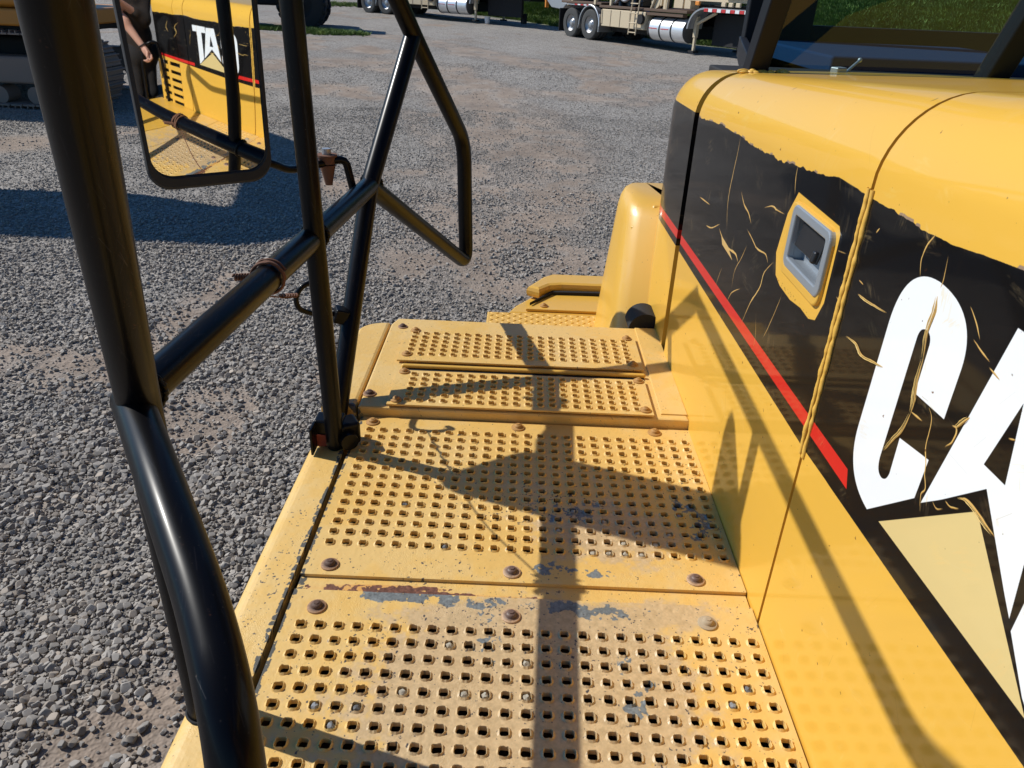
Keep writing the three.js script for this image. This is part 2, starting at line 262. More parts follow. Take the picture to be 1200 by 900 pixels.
// paint of the walkway: chips to grey primer, rust, caked dust, in metres across x -0.52..0.52, z -2.42..-0.38
const WX0 = -0.52, WW = 1.04, WZ0 = -2.42, WD = 2.04;
const walkUV = (x, z) => [(x - WX0) / WW, (z - WZ0) / WD];
const blob = (x, z, cx, cz, rx, rz) => Math.max(0, 1 - Math.hypot((x - cx) / rx, (z - cz) / rz));
const walkMap = dataTex(1040, 2040, (i, j, o) => {
  const x = WX0 + (i + 0.5) / 1040 * WW, z = WZ0 + (j + 0.5) / 2040 * WD;
  const n1 = fbm(x * 6, z * 6, 4, 1), n2 = fbm(x * 40, z * 40, 4, 2), n3 = fbm(x * 130, z * 130, 3, 3), n4 = fbm(x * 300, z * 300, 2, 4);
  const low = z > -1.665;
  let r = 0.73, g = 0.455, b = 0.125; const t = 0.94 + 0.12 * n1 + 0.05 * (n4 - 0.5); r *= t; g *= t; b *= t;
  const worn = sm(0.42, 0.62, n1 * 0.6 + n2 * 0.4); r = mix(r, 0.71, worn * 0.6); g = mix(g, 0.49, worn * 0.6); b = mix(b, 0.19, worn * 0.6);
  // caked dust with a ragged outline
  let dust = 0.9 * blob(x, z, 0.22, -1.22, 0.26, 0.16) + 1.1 * blob(x, z, 0.06, -0.86, 0.3, 0.24) + 0.9 * blob(x, z, 0.3, -1.02, 0.16, 0.07) + 0.7 * blob(x, z, 0.0, -0.99, 0.32, 0.05) + 0.35 * blob(x, z, 0.1, -1.4, 0.5, 0.4) * (low ? 1 : 0) + 0.9 * blob(x, z, 0.05, -0.65, 0.5, 0.36) + 0.55 * blob(x, z, 0.02, -0.88, 0.5, 0.24) + 0.3 * blob(x, z, 0.05, -1.9, 0.5, 0.35);
  dust = sm(0.3, 0.6, dust * 0.85 + (n2 - 0.5) * 0.55 + (n3 - 0.5) * 0.35 + (n1 - 0.5) * 0.3);
  const dk = 0.86 + 0.4 * (n3 - 0.5) + 0.25 * (n4 - 0.5);
  r = mix(r, 0.6 * dk, dust * 0.8); g = mix(g, 0.435 * dk, dust * 0.8); b = mix(b, 0.25 * dk, dust * 0.8);
  // rubbed steel with blue-grey tone
  let st = blob(x, z, -0.11, -1.02, 0.17, 0.022) * 1.5 + blob(x, z, 0.16, -1.01, 0.14, 0.03) * 1.4 + blob(x, z, 0.14, -1.115, 0.12, 0.03) + blob(x, z, 0.41, -1.3, 0.1, 0.14) * 0.55 + blob(x, z, -0.2, -1.03, 0.1, 0.02) + blob(x, z, 0.13, -1.3, 0.12, 0.07) * 0.75 + blob(x, z, -0.03, -0.93, 0.04, 0.1) * 0.8 + blob(x, z, 0.22, -0.84, 0.05, 0.1) * 0.7;
  st = sm(0.53, 0.56, Math.min(st, 1) * 0.42 + n3 * 0.55 + (n2 - 0.5) * 1.1) * (st > 0.06 + 0.3 * n3 ? 1 : 0);
  const sv = 0.55 + 0.9 * n4 * n2 + 0.5 * (n3 - 0.5); r = mix(r, 0.2 * sv, st); g = mix(g, 0.215 * sv, st); b = mix(b, 0.21 * sv, st);
  // chips, some dark, some rust-edged
  const zone = (0.009 * (low ? 1 : 0.4) + 0.05 * sm(0.56, 0.7, fbm(x * 9 + 3, z * 9, 3, 19)) * (low ? 1 : 0.15))* sm(0.35, 0.6, n1) + 0.05 * blob(x, z, 0.05, -1.33, 0.25, 0.2) + 0.05 * blob(x, z, -0.1, -1.11, 0.3, 0.05) + 0.045 * blob(x, z, -0.43, -1.1, 0.05, 0.3) + 0.03 * blob(x, z, 0, -0.95, 0.5, 0.2);
  const cell = (s, sd) => { const u = x * s, v = z * s * 1.0, ci = Math.floor(u), cj = Math.floor(v); let m = 0; for (let bb = -1; bb <= 1; bb++) for (let a = -1; a <= 1; a++) { const k = h2(ci + a, cj + bb, sd); if (k > zone * 5.5) continue; const dx = ci + a + h2(ci + a, cj + bb, sd + 1) - u, dz = cj + bb + h2(ci + a, cj + bb, sd + 2) - v, an = h2(ci + a, cj + bb, sd + 3) * 3.1, e = 0.12 + 0.34 * h2(ci + a, cj + bb, sd + 4), c = Math.cos(an), s2 = Math.sin(an), X = (dx * c + dz * s2) / e, Z = (dz * c - dx * s2) / (e * 0.45); m = Math.max(m, 1 - Math.hypot(X, Z) + (n4 - 0.5) * 1.1); } return m; };
  const cm = zone * 7 + (n2 - 0.5) * 0.25, ch = Math.max(cell(95, 31) * (h2(Math.floor(x * 60), Math.floor(z * 60), 3) > 0.72 ? 1 : 0), (fbm(x * 210, z * 210, 3, 23) - 0.79 + 0.17 * clamp(cm)) * 4);
  if (ch > 0.12) { const q = sm(0.12, 0.3, ch); r = mix(r, 0.06, q); g = mix(g, 0.052, q); b = mix(b, 0.05, q); }
  // rust along the joint between the two big plates
  let ru = blob(x, z, -0.24, -1.05, 0.18, 0.02) * 1.3 + blob(x, z, -0.05, -1.045, 0.3, 0.009) + blob(x, z, 0.1, -1.04, 0.2, 0.007) * 0.8 + blob(x, z, -0.2, -1.06, 0.12, 0.008) * 1.2;
  const ra = sm(0.3, 0.62, Math.min(ru, 1.2) * 0.5 + n2 * 0.35) * sm(0, 0.2, ru); r = mix(r, 0.6, ra * 0.45); g = mix(g, 0.24, ra * 0.5); b = mix(b, 0.05, ra * 0.5);
  ru = sm(0.55, 0.59, Math.min(ru, 1) * 0.36 + n3 * 0.55 + (n2 - 0.5) * 1.0) * (ru > 0.06 + 0.3 * n3 ? 1 : 0);
  const rv = 0.35 + 1.5 * n4 * n3; r = mix(r, 0.2 * rv, ru); g = mix(g, 0.08 * rv, ru); b = mix(b, 0.045 * rv, ru);
  // knocked edges beside the long seam
  const seam = -0.392, e = Math.abs(x - seam) < 0.011 + 0.012 * (n2 - 0.5) + 0.008 * (n3 - 0.5) && low && n3 > 0.43; if (e) { r = 0.09; g = 0.085; b = 0.07; }
  o[0] = r; o[1] = g; o[2] = b;
});
const walkBump = dataTex(1040, 2040, (i, j, o) => { const x = i / 1000, z = j / 1000; const v = 0.5 + 0.35 * (fbm(x * 90, z * 90, 4, 6) - 0.5) + 0.25 * (h2(i, j, 8) - 0.5) * sm(0.5, 0.7, fbm(x * 12, z * 12, 3, 7)); o[0] = o[1] = o[2] = v; }, false);
M.walk = phys([1, 1, 1], 0.52, { map: walkMap, bumpMap: walkBump, bumpScale: 0.0022, clearcoat: 0.12, clearcoatRoughness: 0.3 });

{ // scuffed black paint on the rails: fine scratches and dried specks
  const cv = document.createElement('canvas'); cv.width = 2048; cv.height = 256; const c = cv.getContext('2d'), r = rng(61);
  c.fillStyle = '#0d0d0f'; c.fillRect(0, 0, 2048, 256);
  for (let k = 0; k < 500; k++) { c.strokeStyle = 'rgba(170,160,145,' + (0.08 + 0.4 * r() * r()) + ')'; c.lineWidth = 0.5 + 0.8 * r(); const x = r() * 2048, y = r() * 256, l = 6 + 40 * r(), a = (r() - 0.5) * 0.9; c.beginPath(); c.moveTo(x, y); c.lineTo(x + l * Math.cos(a), y + l * Math.sin(a)); c.stroke(); }
  for (let k = 0; k < 900; k++) { c.fillStyle = 'rgba(165,145,115,' + (0.1 + 0.45 * r() * r()) + ')'; const q = 0.4 + 1.3 * r() * r(); c.beginPath(); c.ellipse(r() * 2048, r() * 256, q, q * 1.3, 0, 0, 7); c.fill(); }
  for (let k = 0; k < 26; k++) { c.fillStyle = 'rgba(96,58,36,' + (0.25 + 0.4 * r()) + ')'; const x = r() * 2048, y = r() * 256; for (let m = 0; m < 9; m++) { c.beginPath(); c.ellipse(x + 16 * (r() - 0.5), y + 10 * (r() - 0.5), 2.5 * r(), 2 * r(), 0, 0, 7); c.fill(); } }
  const t = new THREE.CanvasTexture(cv); t.colorSpace = THREE.SRGBColorSpace; t.wrapS = t.wrapT = THREE.RepeatWrapping; t.anisotropy = 8; M.pipe.map = t; M.pipe.color.setRGB(0.85, 0.85, 0.95);
}
{ // sheet-metal yellow elsewhere: chalky patches, fine scuffs, specks (a tile of 1 m)
  const t = dataTex(1024, 1024, (i, j, o) => { const x = i / 1024, z = j / 1024, w = (f, sd) => { const q = (a, b) => fbm(x * f + a, z * f + b, 3, sd); return mix(mix(q(0, 0), q(-f, 0), x), mix(q(0, -f), q(-f, -f), x), z); }, a = w(3, 1), b = w(14, 2), c = h2(i, j, 3), s = sm(0.6, 0.72, b) * 0.35, k = 0.95 + 0.1 * a + 0.03 * (c - 0.5); o[0] = mix(YEL[0] * k, 0.7, s * 0.5); o[1] = mix(YEL[1] * k, 0.47, s * 0.5); o[2] = mix(YEL[2] * k, 0.17, s * 0.5); if (h2(i >> 1, j >> 1, 5) > 0.9994) { o[0] = 0.16; o[1] = 0.08; o[2] = 0.04; } }, true, true);
  M.yellow.map = t; M.yellow.color.setRGB(1, 1, 1);
}
class Soup {                                         // triangles with uv, flat normals
  constructor() { this.p = []; this.t = []; }
  tri(a, b, c) { for (const v of [a, b, c]) { this.p.push(v[0], v[1], v[2]); const u = this.uv(v); this.t.push(u[0], u[1]); } }
  quad(a, b, c, d) { this.tri(a, b, c); this.tri(a, c, d); }
  uv(v) { return walkUV(v[0], v[2]); }
  geo() { const g = new THREE.BufferGeometry(); g.setAttribute('position', new THREE.Float32BufferAttribute(this.p, 3)); g.setAttribute('uv', new THREE.Float32BufferAttribute(this.t, 2)); g.computeVertexNormals(); return g; }
}
// plate punched with raised square holes
function punched(x0, x1, z0, z1, y, hx, nx, hz, nz, pitch, pz, th = 0.007) {
  const s = new Soup(), X0 = hx - pitch / 2, X1 = X0 + nx * pitch, Z1 = hz + pz / 2, Z0 = Z1 - nz * pz;
  const flat = (a, b, c, d) => { if (b - a > 1e-5 && d - c > 1e-5) s.quad([a, y, d], [b, y, d], [b, y, c], [a, y, c]); };
  flat(x0, X0, z0, z1); flat(X1, x1, z0, z1); flat(X0, Math.min(X1, x1), z0, Z0); flat(X0, Math.min(X1, x1), Z1, z1);
  const side = (a, b) => s.quad([a[0], y, a[1]], [a[0], y - th, a[1]], [b[0], y - th, b[1]], [b[0], y, b[1]]);
  side([x0, z1], [x1, z1]); side([x1, z1], [x1, z0]); side([x1, z0], [x0, z0]); side([x0, z0], [x0, z1]);
  const N = 16;
  for (let j = 0; j < nz; j++) for (let i = 0; i < nx; i++) {
    const cx = hx + i * pitch, cz = hz - j * pz, jt = (k) => (h2(i * 31 + k, j * 17, 77) - 0.5), rings = [[], [], [], [], []];
    const sk = jt(9) * 0.16, hh = 0.0076 * (1 + 0.14 * jt(5));
    for (let k = 0; k < N; k++) {
      const a = (k + 0.5) / N * 2 * Math.PI + Math.PI / 4, c = Math.cos(a), q = Math.sin(a), sq = 1 / Math.max(Math.abs(c), Math.abs(q)), rs = Math.min(sq, 1.24);
      const u = Math.cos(a + sk), w = Math.sin(a + sk);
      rings[0].push([cx + c * sq * pitch / 2, y, cz + q * sq * pz / 2]);
      rings[1].push([cx + c * 0.0118, y, cz + q * 0.0116]);
      rings[2].push([cx + u * rs * hh * 1.07, y + 0.0034 + 0.0022 * jt(k), cz + w * rs * hh * 1.07]);
      rings[3].push([cx + u * rs * hh, y + 0.0028 + 0.0018 * jt(k), cz + w * rs * hh]);
      rings[4].push([cx + u * rs * hh * 0.93, y - 0.0055, cz + w * rs * hh * 0.93]);
    }
    for (let m = 0; m < 4; m++) for (let k = 0; k < N; k++) { const k2 = (k + 1) % N; s.quad(rings[m][k], rings[m + 1][k], rings[m + 1][k2], rings[m][k2]); }
    // square corners of the cell outside the ring polygon
    const r0 = rings[0];
    for (let k = 0; k < N; k++) { const a = r0[k], b = r0[(k + 1) % N]; if (Math.abs(a[0] - b[0]) > 1e-5 && Math.abs(a[2] - b[2]) > 1e-5) { const c = [Math.abs(a[0] - cx) > Math.abs(b[0] - cx) ? a[0] : b[0], y, Math.abs(a[2] - cz) > Math.abs(b[2] - cz) ? a[2] : b[2]]; s.tri(a, b, c); } }
  }
  return s.geo();
}
function walkGeo(g) { const p = g.attributes.position, n = p.count, t = new Float32Array(n * 2); for (let i = 0; i < n; i++) { const dy = 0.7 * (p.getY(i) + 1), u = walkUV(p.getX(i) + dy, p.getZ(i) + dy); t[2 * i] = u[0]; t[2 * i + 1] = u[1]; } g.setAttribute('uv', new THREE.BufferAttribute(t, 2)); return g; }
const boltGeo = (() => { const l = new THREE.LatheGeometry([[0, 0.0115], [0.0065, 0.011], [0.0095, 0.0085], [0.0103, 0.0055], [0.0106, 0.0038], [0.0165, 0.0034], [0.0175, 0.0018], [0.0175, -0.002]].map(([x, y]) => new THREE.Vector2(x, y)), 20); const s = new THREE.CylinderGeometry(0.0048, 0.0048, 0.004, 6).translate(0, 0.0105, 0); const g = join(l, s), p = g.attributes.position, c = []; for (let i = 0; i < p.count; i++) { const rr = Math.hypot(p.getX(i), p.getZ(i)), n = 0.75 + 0.5 * h2(i, 3), w = rr > 0.0107; c.push((w ? 0.36 : 0.1) * n, (w ? 0.2 : 0.052) * n, (w ? 0.1 : 0.034) * n); } g.setAttribute('color', new THREE.Float32BufferAttribute(c, 3)); return g; })();
function bolt(x, y, z, parent, m = M.rustBolt, k = 1) { return mesh('bolt', seat(boltGeo.clone().scale(k, k, k).rotateY(x * 40).translate(x, y, z)), m, parent); }

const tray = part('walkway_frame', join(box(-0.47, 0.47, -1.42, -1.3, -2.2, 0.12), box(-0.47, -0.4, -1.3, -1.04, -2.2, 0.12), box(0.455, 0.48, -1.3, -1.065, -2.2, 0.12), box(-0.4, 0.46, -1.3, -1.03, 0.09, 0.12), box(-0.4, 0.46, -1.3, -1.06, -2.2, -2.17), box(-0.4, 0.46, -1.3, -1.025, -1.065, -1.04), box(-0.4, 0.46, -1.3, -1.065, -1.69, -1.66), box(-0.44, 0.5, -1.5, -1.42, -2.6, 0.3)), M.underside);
{ // lower walkway: two punched plates, joint strip, plain plates behind
  const a = part('walkway_plate', punched(-0.386, 0.4615, -1.658, -1.073, -1.0, -0.352, 25, -1.166, 14, 0.033, 0.033), M.walk);
  for (const [x, z] of [[-0.352, -1.632], [0.02, -1.635], [0.37, -1.638], [-0.336, -1.1], [0.015, -1.1], [0.37, -1.1]]) bolt(x, -1.0, z, a, z < -1.6 ? M.paintBolt : x > 0 ? M.steelBolt : M.rustBolt);
  part('joint_strip', walkGeo(box(-0.386, 0.4615, -1.02, -1.0075, -1.078, -1.02, 0.002)), M.walk);
  const b = part('walkway_plate', punched(-0.386, 0.4615, -1.034, -0.625, -1.001, -0.352, 25, -0.684, 9, 0.033, 0.033), M.walk);
  for (const [x, z] of [[-0.334, -0.99], [0.016, -0.987], [0.37, -0.99], [0.016, -0.645]]) bolt(x, -1.001, z, b, x === 0.37 ? std([0.4, 0.31, 0.2], 0.9) : x > 0 ? M.steelBolt : M.rustBolt);
  part('walkway_plate', walkGeo(box(-0.386, 0.4615, -1.012, -1.0, -0.619, -0.424, 0.003)), M.walk);
  part('walkway_plate', walkGeo(box(-0.386, 0.4615, -1.012, -1.0, -0.414, 0.12, 0.003)), M.yellow);
  // rounded outer edge
  const sh = new THREE.Shape(); sh.moveTo(-0.398, -1.0); sh.lineTo(-0.452, -1.002); sh.bezierCurveTo(-0.478, -1.003, -0.49, -1.015, -0.492, -1.05); sh.lineTo(-0.494, -1.42); sh.lineTo(-0.46, -1.42); sh.lineTo(-0.46, -1.03); sh.lineTo(-0.398, -1.03); sh.closePath();
  const e = new THREE.ExtrudeGeometry(sh, { depth: 1.78, bevelEnabled: false, curveSegments: 8 }).translate(0, 0, -1.66);
  part('edge_strip', walkGeo(e), M.walk);
}
{ // raised front platform
  const y = -0.975, edge = [[-0.402, -1.668], [-0.492, -1.668], ...Array.from({ length: 9 }, (_, k) => { const a = k / 8 * Math.PI / 2; return [-0.412 - 0.08 * Math.cos(a), -2.14 - 0.075 * Math.sin(a)]; }), [-0.402, -2.215]];
  const st = part('edge_strip', walkGeo(slab(edge, -1.1, y, 0.009)), M.walk);
  const p = part('front_platform', walkGeo(slab([[-0.396, -1.666], [-0.396, -2.2], [-0.38, -2.25], [0.385, -2.25], [0.462, -2.25], [0.462, -1.666]], -1.06, y, 0.006, [[[-0.32, -2.135], [0.366, -2.135], [0.366, -1.95], [-0.32, -1.95]], [[-0.287, -1.853], [0.355, -1.853], [0.355, -1.677], [-0.287, -1.677]]])), M.walk);
  for (const [x, z, k] of [[-0.356, -2.18, 0.9], [-0.378, -1.735, 1]]) bolt(x, y, z, p, M.rustBolt, k);
  const f = mesh('tread_panel', seat(punched(-0.335, 0.378, -2.15, -1.925, y + 0.0105, -0.305, 21, -1.967, 6, 0.0322, 0.0292, 0.0048)), M.walk, p);
  const n = mesh('tread_panel', seat(punched(-0.322, 0.37, -1.862, -1.668, y + 0.0105, -0.272, 20, -1.692, 6, 0.0316, 0.0292, 0.0048)), M.walk, p);
  for (const [x, z] of [[-0.308, -2.132], [-0.312, -1.962], [0.352, -2.137], [0.35, -1.957], [-0.302, -1.85], [-0.3, -1.69], [0.352, -1.852], [0.35, -1.69]]) mesh('bolt', seat(boltGeo.clone().scale(0.85, 0.85, 0.85).translate(x, y + 0.0115, z)), M.paintBolt, p);
  mesh('hinge_rod', seat(tube([V(-0.31, y + 0.008, -1.893), V(0.372, y + 0.008, -1.893)], 0.0065)), M.bead, p);
  mesh('hinge_gap', seat(box(-0.315, 0.375, y + 0.0005, y + 0.002, -1.912, -1.876, 0.0005)), M.dark, p);
  mesh('hatch_plate', seat(walkGeo(slab([[0.392, -2.245], [0.461, -2.245], [0.461, -1.69], [0.392, -1.69]], y - 0.004, y + 0.0035, 0.0015))), M.walk, p);
}
{ // lower step and fender ahead of the platform
  const sh = part('front_step', slab([[-0.115, -2.42], [-0.115, -2.88], [0.5, -2.88], [0.5, -2.42]], -1.26, -1.2, 0.006), M.yellow);
  const d = []; for (let i = 0; i < 21; i++) for (let j = 0; j < 12; j++) { const l = new THREE.OctahedronGeometry(1, 0).scale(0.0125, 0.004, 0.005).rotateY((i + j) % 2 ? 0.785 : -0.785).translate(-0.095 + i * 0.0235, -1.2, -2.86 + j * 0.0235); d.push(l); }
  mesh('tread_lugs', seat(join(d)), M.bead, sh).userData.kind = 'stuff';
  for (const x of [0.44, 0.475]) mesh('step_rib', seat(box(x - 0.008, x + 0.008, -1.2, -1.165, -2.85, -2.6)), M.yellow, sh);
  const l = part('fender_lid', slab([[-0.03, -2.89], [0.0, -2.97], [0.13, -3.18], [0.17, -3.21], [0.62, -3.22], [0.62, -2.89]], -1.25, -1.205, 0.012), M.yellow);
  mesh('lid_panel', seat(slab([[0.045, -2.905], [0.145, -3.085], [0.44, -3.08], [0.44, -2.905]], -1.204, -1.192, 0.004)), M.yellow, l);
  mesh('lid_rim', seat(slab([[0.045, -3.06], [0.12, -3.2], [0.16, -3.24], [0.62, -3.25], [0.62, -3.11], [0.2, -3.105], [0.15, -3.09], [0.1, -3.03]], -1.2, -1.15, 0.018)), M.yellow, l);
  mesh('lid_gap', seat(slab([[0.06, -2.94], [0.16, -3.095], [0.5, -3.11], [0.5, -3.09], [0.16, -3.075]], -1.192, -1.178, 0.002)), M.dark, l);
  for (const [x, z, z0] of [[0.12, -2.94, -1.19], [0.4, -2.95, -1.19], [0.42, -3.17, -1.135]]) mesh('bolt', seat(boltGeo.clone().translate(x, z0, z)), M.paintBolt, l);
  part('fender_flare', (() => {
    const plan = [[0.53, -2.21], [0.475, -2.275], [0.42, -2.312], [0.372, -2.342], [0.35, -2.36], [0.336, -2.385], [0.328, -2.42], [0.322, -2.5], [0.314, -2.64], [0.312, -2.74], [0.318, -2.8], [0.335, -2.87], [0.38, -2.9], [0.62, -2.92]], rows = [];
    for (let j = 0; j <= 22; j++) { const v = j / 22, y = v < 0.9 ? mix(-1.3, -0.69, v / 0.9) : -0.69 + 0.035 * Math.sin((v - 0.9) / 0.1 * Math.PI / 2), back = 0.36 * Math.pow(v, 1.6) + (v > 0.9 ? 0.06 * (1 - Math.cos((v - 0.9) / 0.1 * Math.PI / 2)) : 0), inn = 0.075 * Math.pow(v, 1.3) + (v > 0.86 ? 0.03 * ((v - 0.86) / 0.14) ** 2 : 0); rows.push(plan.map(([x, z]) => [x > 0.5 ? x : x + inn, y, z - back * clamp((z + 2.93) / 0.55)])); }
    const s = new Soup(); s.uv = (q) => [q[0] + q[2], q[1]]; for (let j = 0; j < 22; j++) for (let i = 0; i < plan.length - 1; i++) s.quad(rows[j][i], rows[j][i + 1], rows[j + 1][i + 1], rows[j + 1][i]);
    const top = rows[22], n = top.length; for (let i = 0; i < n / 2 - 1; i++) s.quad(top[i], top[i + 1], top[n - 2 - i], top[n - 1 - i]);
    return toCreasedNormals(s.geo(), 0.55);
  })(), M.yellow);
  part('fender_backing', join(box(0.4, 0.57, -1.25, -0.74, -2.88, -2.62, 0.01), box(0.47, 0.62, -0.76, -0.672, -2.95, -2.64, 0.012)), M.yellow);
  part('cable_duct', new THREE.CylinderGeometry(0.055, 0.055, 0.1, 20, 1, false, -Math.PI / 2, Math.PI).rotateX(-Math.PI / 2).translate(0.43, -0.985, -2.31), M.dark);
}

// ---- hood
const yTop = (z) => -0.095 + (z + 1) * 0.075, CX = 1.18;
function hoodProfile(z, k = 1) {                     // left half and right half of the cross-section at z, from the bottom left edge over the top
  const t = Math.max(0, -2.4 - z) / 0.36, x0 = 0.464 + (z + 1) * 0.004 + 0.16 * t * t, yt = yTop(z) - 0.05 * t * t, a = 0.11, b = 0.12, L = [];
  for (const y of PY) L.push([x0, Math.min(y, yt - b)]);
  for (let q = 1; q <= 12; q++) { const th = q / 12 * Math.PI / 2; L.push([x0 + a * (1 - Math.cos(th)), yt - b + b * Math.sin(th)]); }
  for (const f of [0.2, 0.45, 0.7, 1]) L.push([mix(x0 + a, CX, f), yt + 0.012 * Math.sin(f * Math.PI / 2)]);
  const Rr = L.slice(0, -1).reverse().map(([x, y]) => [2 * CX - x, y]);
  return [...L, ...Rr].map(([x, y]) => [CX + (x - CX) * k, -0.6 + (y + 0.6) * (k === 1 ? 1 : k)]);
}
const PY = [-1.045, -0.98, -0.9, -0.8, -0.7, -0.6, -0.52, -0.46, -0.392, -0.355, -0.313, -0.29, -0.26, -0.24];
const HOLE = { z0: -1.228, z1: -1.083, y0: -0.392, y1: -0.313 };
function hoodPiece(zs, W, hole) {
  const s = new Soup(); s.uv = (v) => [(v[2] - W[0]) / W[1], v[1] + 1.05];
  const rows = [[zs[0], 0.96], ...zs.map((z) => [z, 1]), [zs[zs.length - 1], 0.96]].map(([z, k]) => hoodProfile(z, k).map(([x, y]) => [x, y, z]));
  const pos = [], uv = [], idx = [], n = rows[0].length;
  rows.forEach((r) => r.forEach((v) => { pos.push(...v); uv.push(...s.uv(v)); }));
  for (let j = 0; j < rows.length - 1; j++) for (let i = 0; i < n - 1; i++) {
    const za = rows[j][i][2], zb = rows[j + 1][i][2], ya = rows[j][i][1], yb = rows[j][i + 1][1];
    if (hole && i < 13 && za >= HOLE.z0 - 1e-4 && zb <= HOLE.z1 + 1e-4 && za !== zb && ya >= HOLE.y0 - 1e-3 && yb <= HOLE.y1 + 1e-3) continue;
    const a = j * n + i, b = a + 1, c = a + n, d = c + 1; idx.push(a, c, b, b, c, d);
  }
  const g = new THREE.BufferGeometry(); g.setAttribute('position', new THREE.Float32BufferAttribute(pos, 3)); g.setAttribute('uv', new THREE.Float32BufferAttribute(uv, 2)); g.setIndex(idx);
  return toCreasedNormals(g, 0.7);
}
// vinyl stripe and lettering, drawn in metres along the hood: X = z, Y = height
const CAN = 2048;
function decal(z0, wz, draw) {
  const W = CAN, H = Math.round(CAN / wz), cv = document.createElement('canvas'); cv.width = W; cv.height = H;
  const c = cv.getContext('2d'), X = (z) => (z - z0) / wz * W, Y = (y) => (-0.05 - y) * H;
  const css = (r, g, b) => '#' + lin(r, g, b).getHexString();
  c.fillStyle = css(...YEL); c.fillRect(0, 0, W, H);
  draw(c, X, Y, css, W / wz);
  // faint mottling and specks over everything
  const r = rng(Math.round(-z0 * 100));
  for (let k = 0; k < 260; k++) { c.fillStyle = 'rgba(60,45,25,' + (0.25 + 0.4 * r()) + ')'; const s = 0.6 + 1.8 * r() * r(); c.beginPath(); c.ellipse(r() * W, r() * H, s, s * (0.5 + r()), r() * 3, 0, 7); c.fill(); }
  for (let k = 0; k < 110; k++) { c.strokeStyle = 'rgba(120,80,25,' + 0.24 * r() + ')'; c.lineWidth = 0.7 + 0.6 * r(); const x = r() * W, y = r() * H, l = 20 + 90 * r(), a = r() * 6.3; c.beginPath(); c.moveTo(x, y); c.lineTo(x + l * Math.cos(a), y + l * Math.sin(a)); c.stroke(); }
  for (let k = 0; k < 150; k++) { c.fillStyle = 'rgba(225,190,120,' + (0.04 + 0.09 * r()) + ')'; const x = r() * W, y = r() * H, a = r() * 3; for (let m = 0; m < 14; m++) { c.beginPath(); c.ellipse(x + 70 * (r() - 0.5) * (r() + 0.3), y + 36 * (r() - 0.5) * (r() + 0.3), 5 + 16 * r(), 1 + 3 * r(), a, 0, 7); c.fill(); } }
  for (let k = 0; k < 320; k++) { c.strokeStyle = 'rgba(215,205,180,' + 0.22 * r() * r() + ')'; c.lineWidth = 0.6 + 0.7 * r(); const x = r() * W, y = r() * H, l = 8 + 60 * r() * r(), a = r() * 6.3; c.beginPath(); c.moveTo(x, y); c.quadraticCurveTo(x + l * 0.5 * Math.cos(a), y + l * 0.5 * Math.sin(a) + 3 * r(), x + l * Math.cos(a), y + l * Math.sin(a)); c.stroke(); }
  for (let k = 0; k < 60; k++) { c.fillStyle = 'rgba(70,38,18,' + (0.4 + 0.4 * r()) + ')'; const x = r() * W, y = r() * H; for (let m = 0; m < 6; m++) { c.beginPath(); c.ellipse(x + 6 * (r() - 0.5), y + 5 * (r() - 0.5), 1.8 * r() + 0.4, 1.5 * r() + 0.4, 0, 0, 7); c.fill(); } }
  const t = new THREE.CanvasTexture(cv); t.colorSpace = THREE.SRGBColorSpace; t.anisotropy = 8; return t;
}
const BLK = [0.0045, 0.0042, 0.0045];
const stripeY = (z) => -0.585 + 0.03 * (z + 1), edgeY = (z) => -0.628 + (z < -1 ? 0.022 : 0.07) * (z + 1) * (z > -0.9 ? 0.9 : 1);
const tornY = (z) => { const P = [[-2.75, -0.3], [-2.1, -0.283], [-1.8, -0.271], [-1.46, -0.263], [-1.29, -0.248], [-1.0, -0.228], [-0.85, -0.232], [-0.66, -0.214], [-0.3, -0.19], [0.2, -0.18]]; let i = 1; while (i < P.length - 1 && P[i][0] < z) i++; const [a, b] = [P[i - 1], P[i]]; return mix(a[1], b[1], clamp((z - a[0]) / (b[0] - a[0]))) + (z > -2.08 ? (fbm(z * 9, 3, 2, 7) - 0.5) * 0.014 + (fbm(z * 70, 5, 4, 9) - 0.5) * 0.009 * sm(0.35, 0.65, fbm(z * 6, 2, 2, 15) + (z > -1.6 && z < -1.2 ? 0.15 : 0)) : 0); };
const poly = (c, X, Y, pts, curve) => { c.beginPath(); pts.forEach(([z, y], i) => (i ? c.lineTo(X(z), Y(y)) : c.moveTo(X(z), Y(y)))); c.closePath(); c.fill(); };
function blackBand(c, X, Y, css, z0, z1) {
  const p = []; for (let z = z0; z <= z1 + 1e-6; z += 0.0022) p.push([z, tornY(z)]);
  for (let z = z1; z >= z0; z -= 0.02) p.push([z, edgeY(z)]);
  c.fillStyle = css(0.30, 0.2, 0.13); poly(c, X, Y, p.map(([z, y], i) => [z, i < p.length * 0.8 && fbm(z * 30, 8, 2, 3) > 0.55 && z > -2.08 ? y + 0.0035 : y]));
  c.fillStyle = css(...BLK); poly(c, X, Y, p);
}
function redStripe(c, X, Y, css, z0, z1, cut = 0) { c.fillStyle = css(0.62, 0.02, 0.015); poly(c, X, Y, [[z0, stripeY(z0) + 0.0125], [z1 + cut, stripeY(z1) + 0.0125], [z1, stripeY(z1) - 0.0125], [z0, stripeY(z0) - 0.0125]]); }
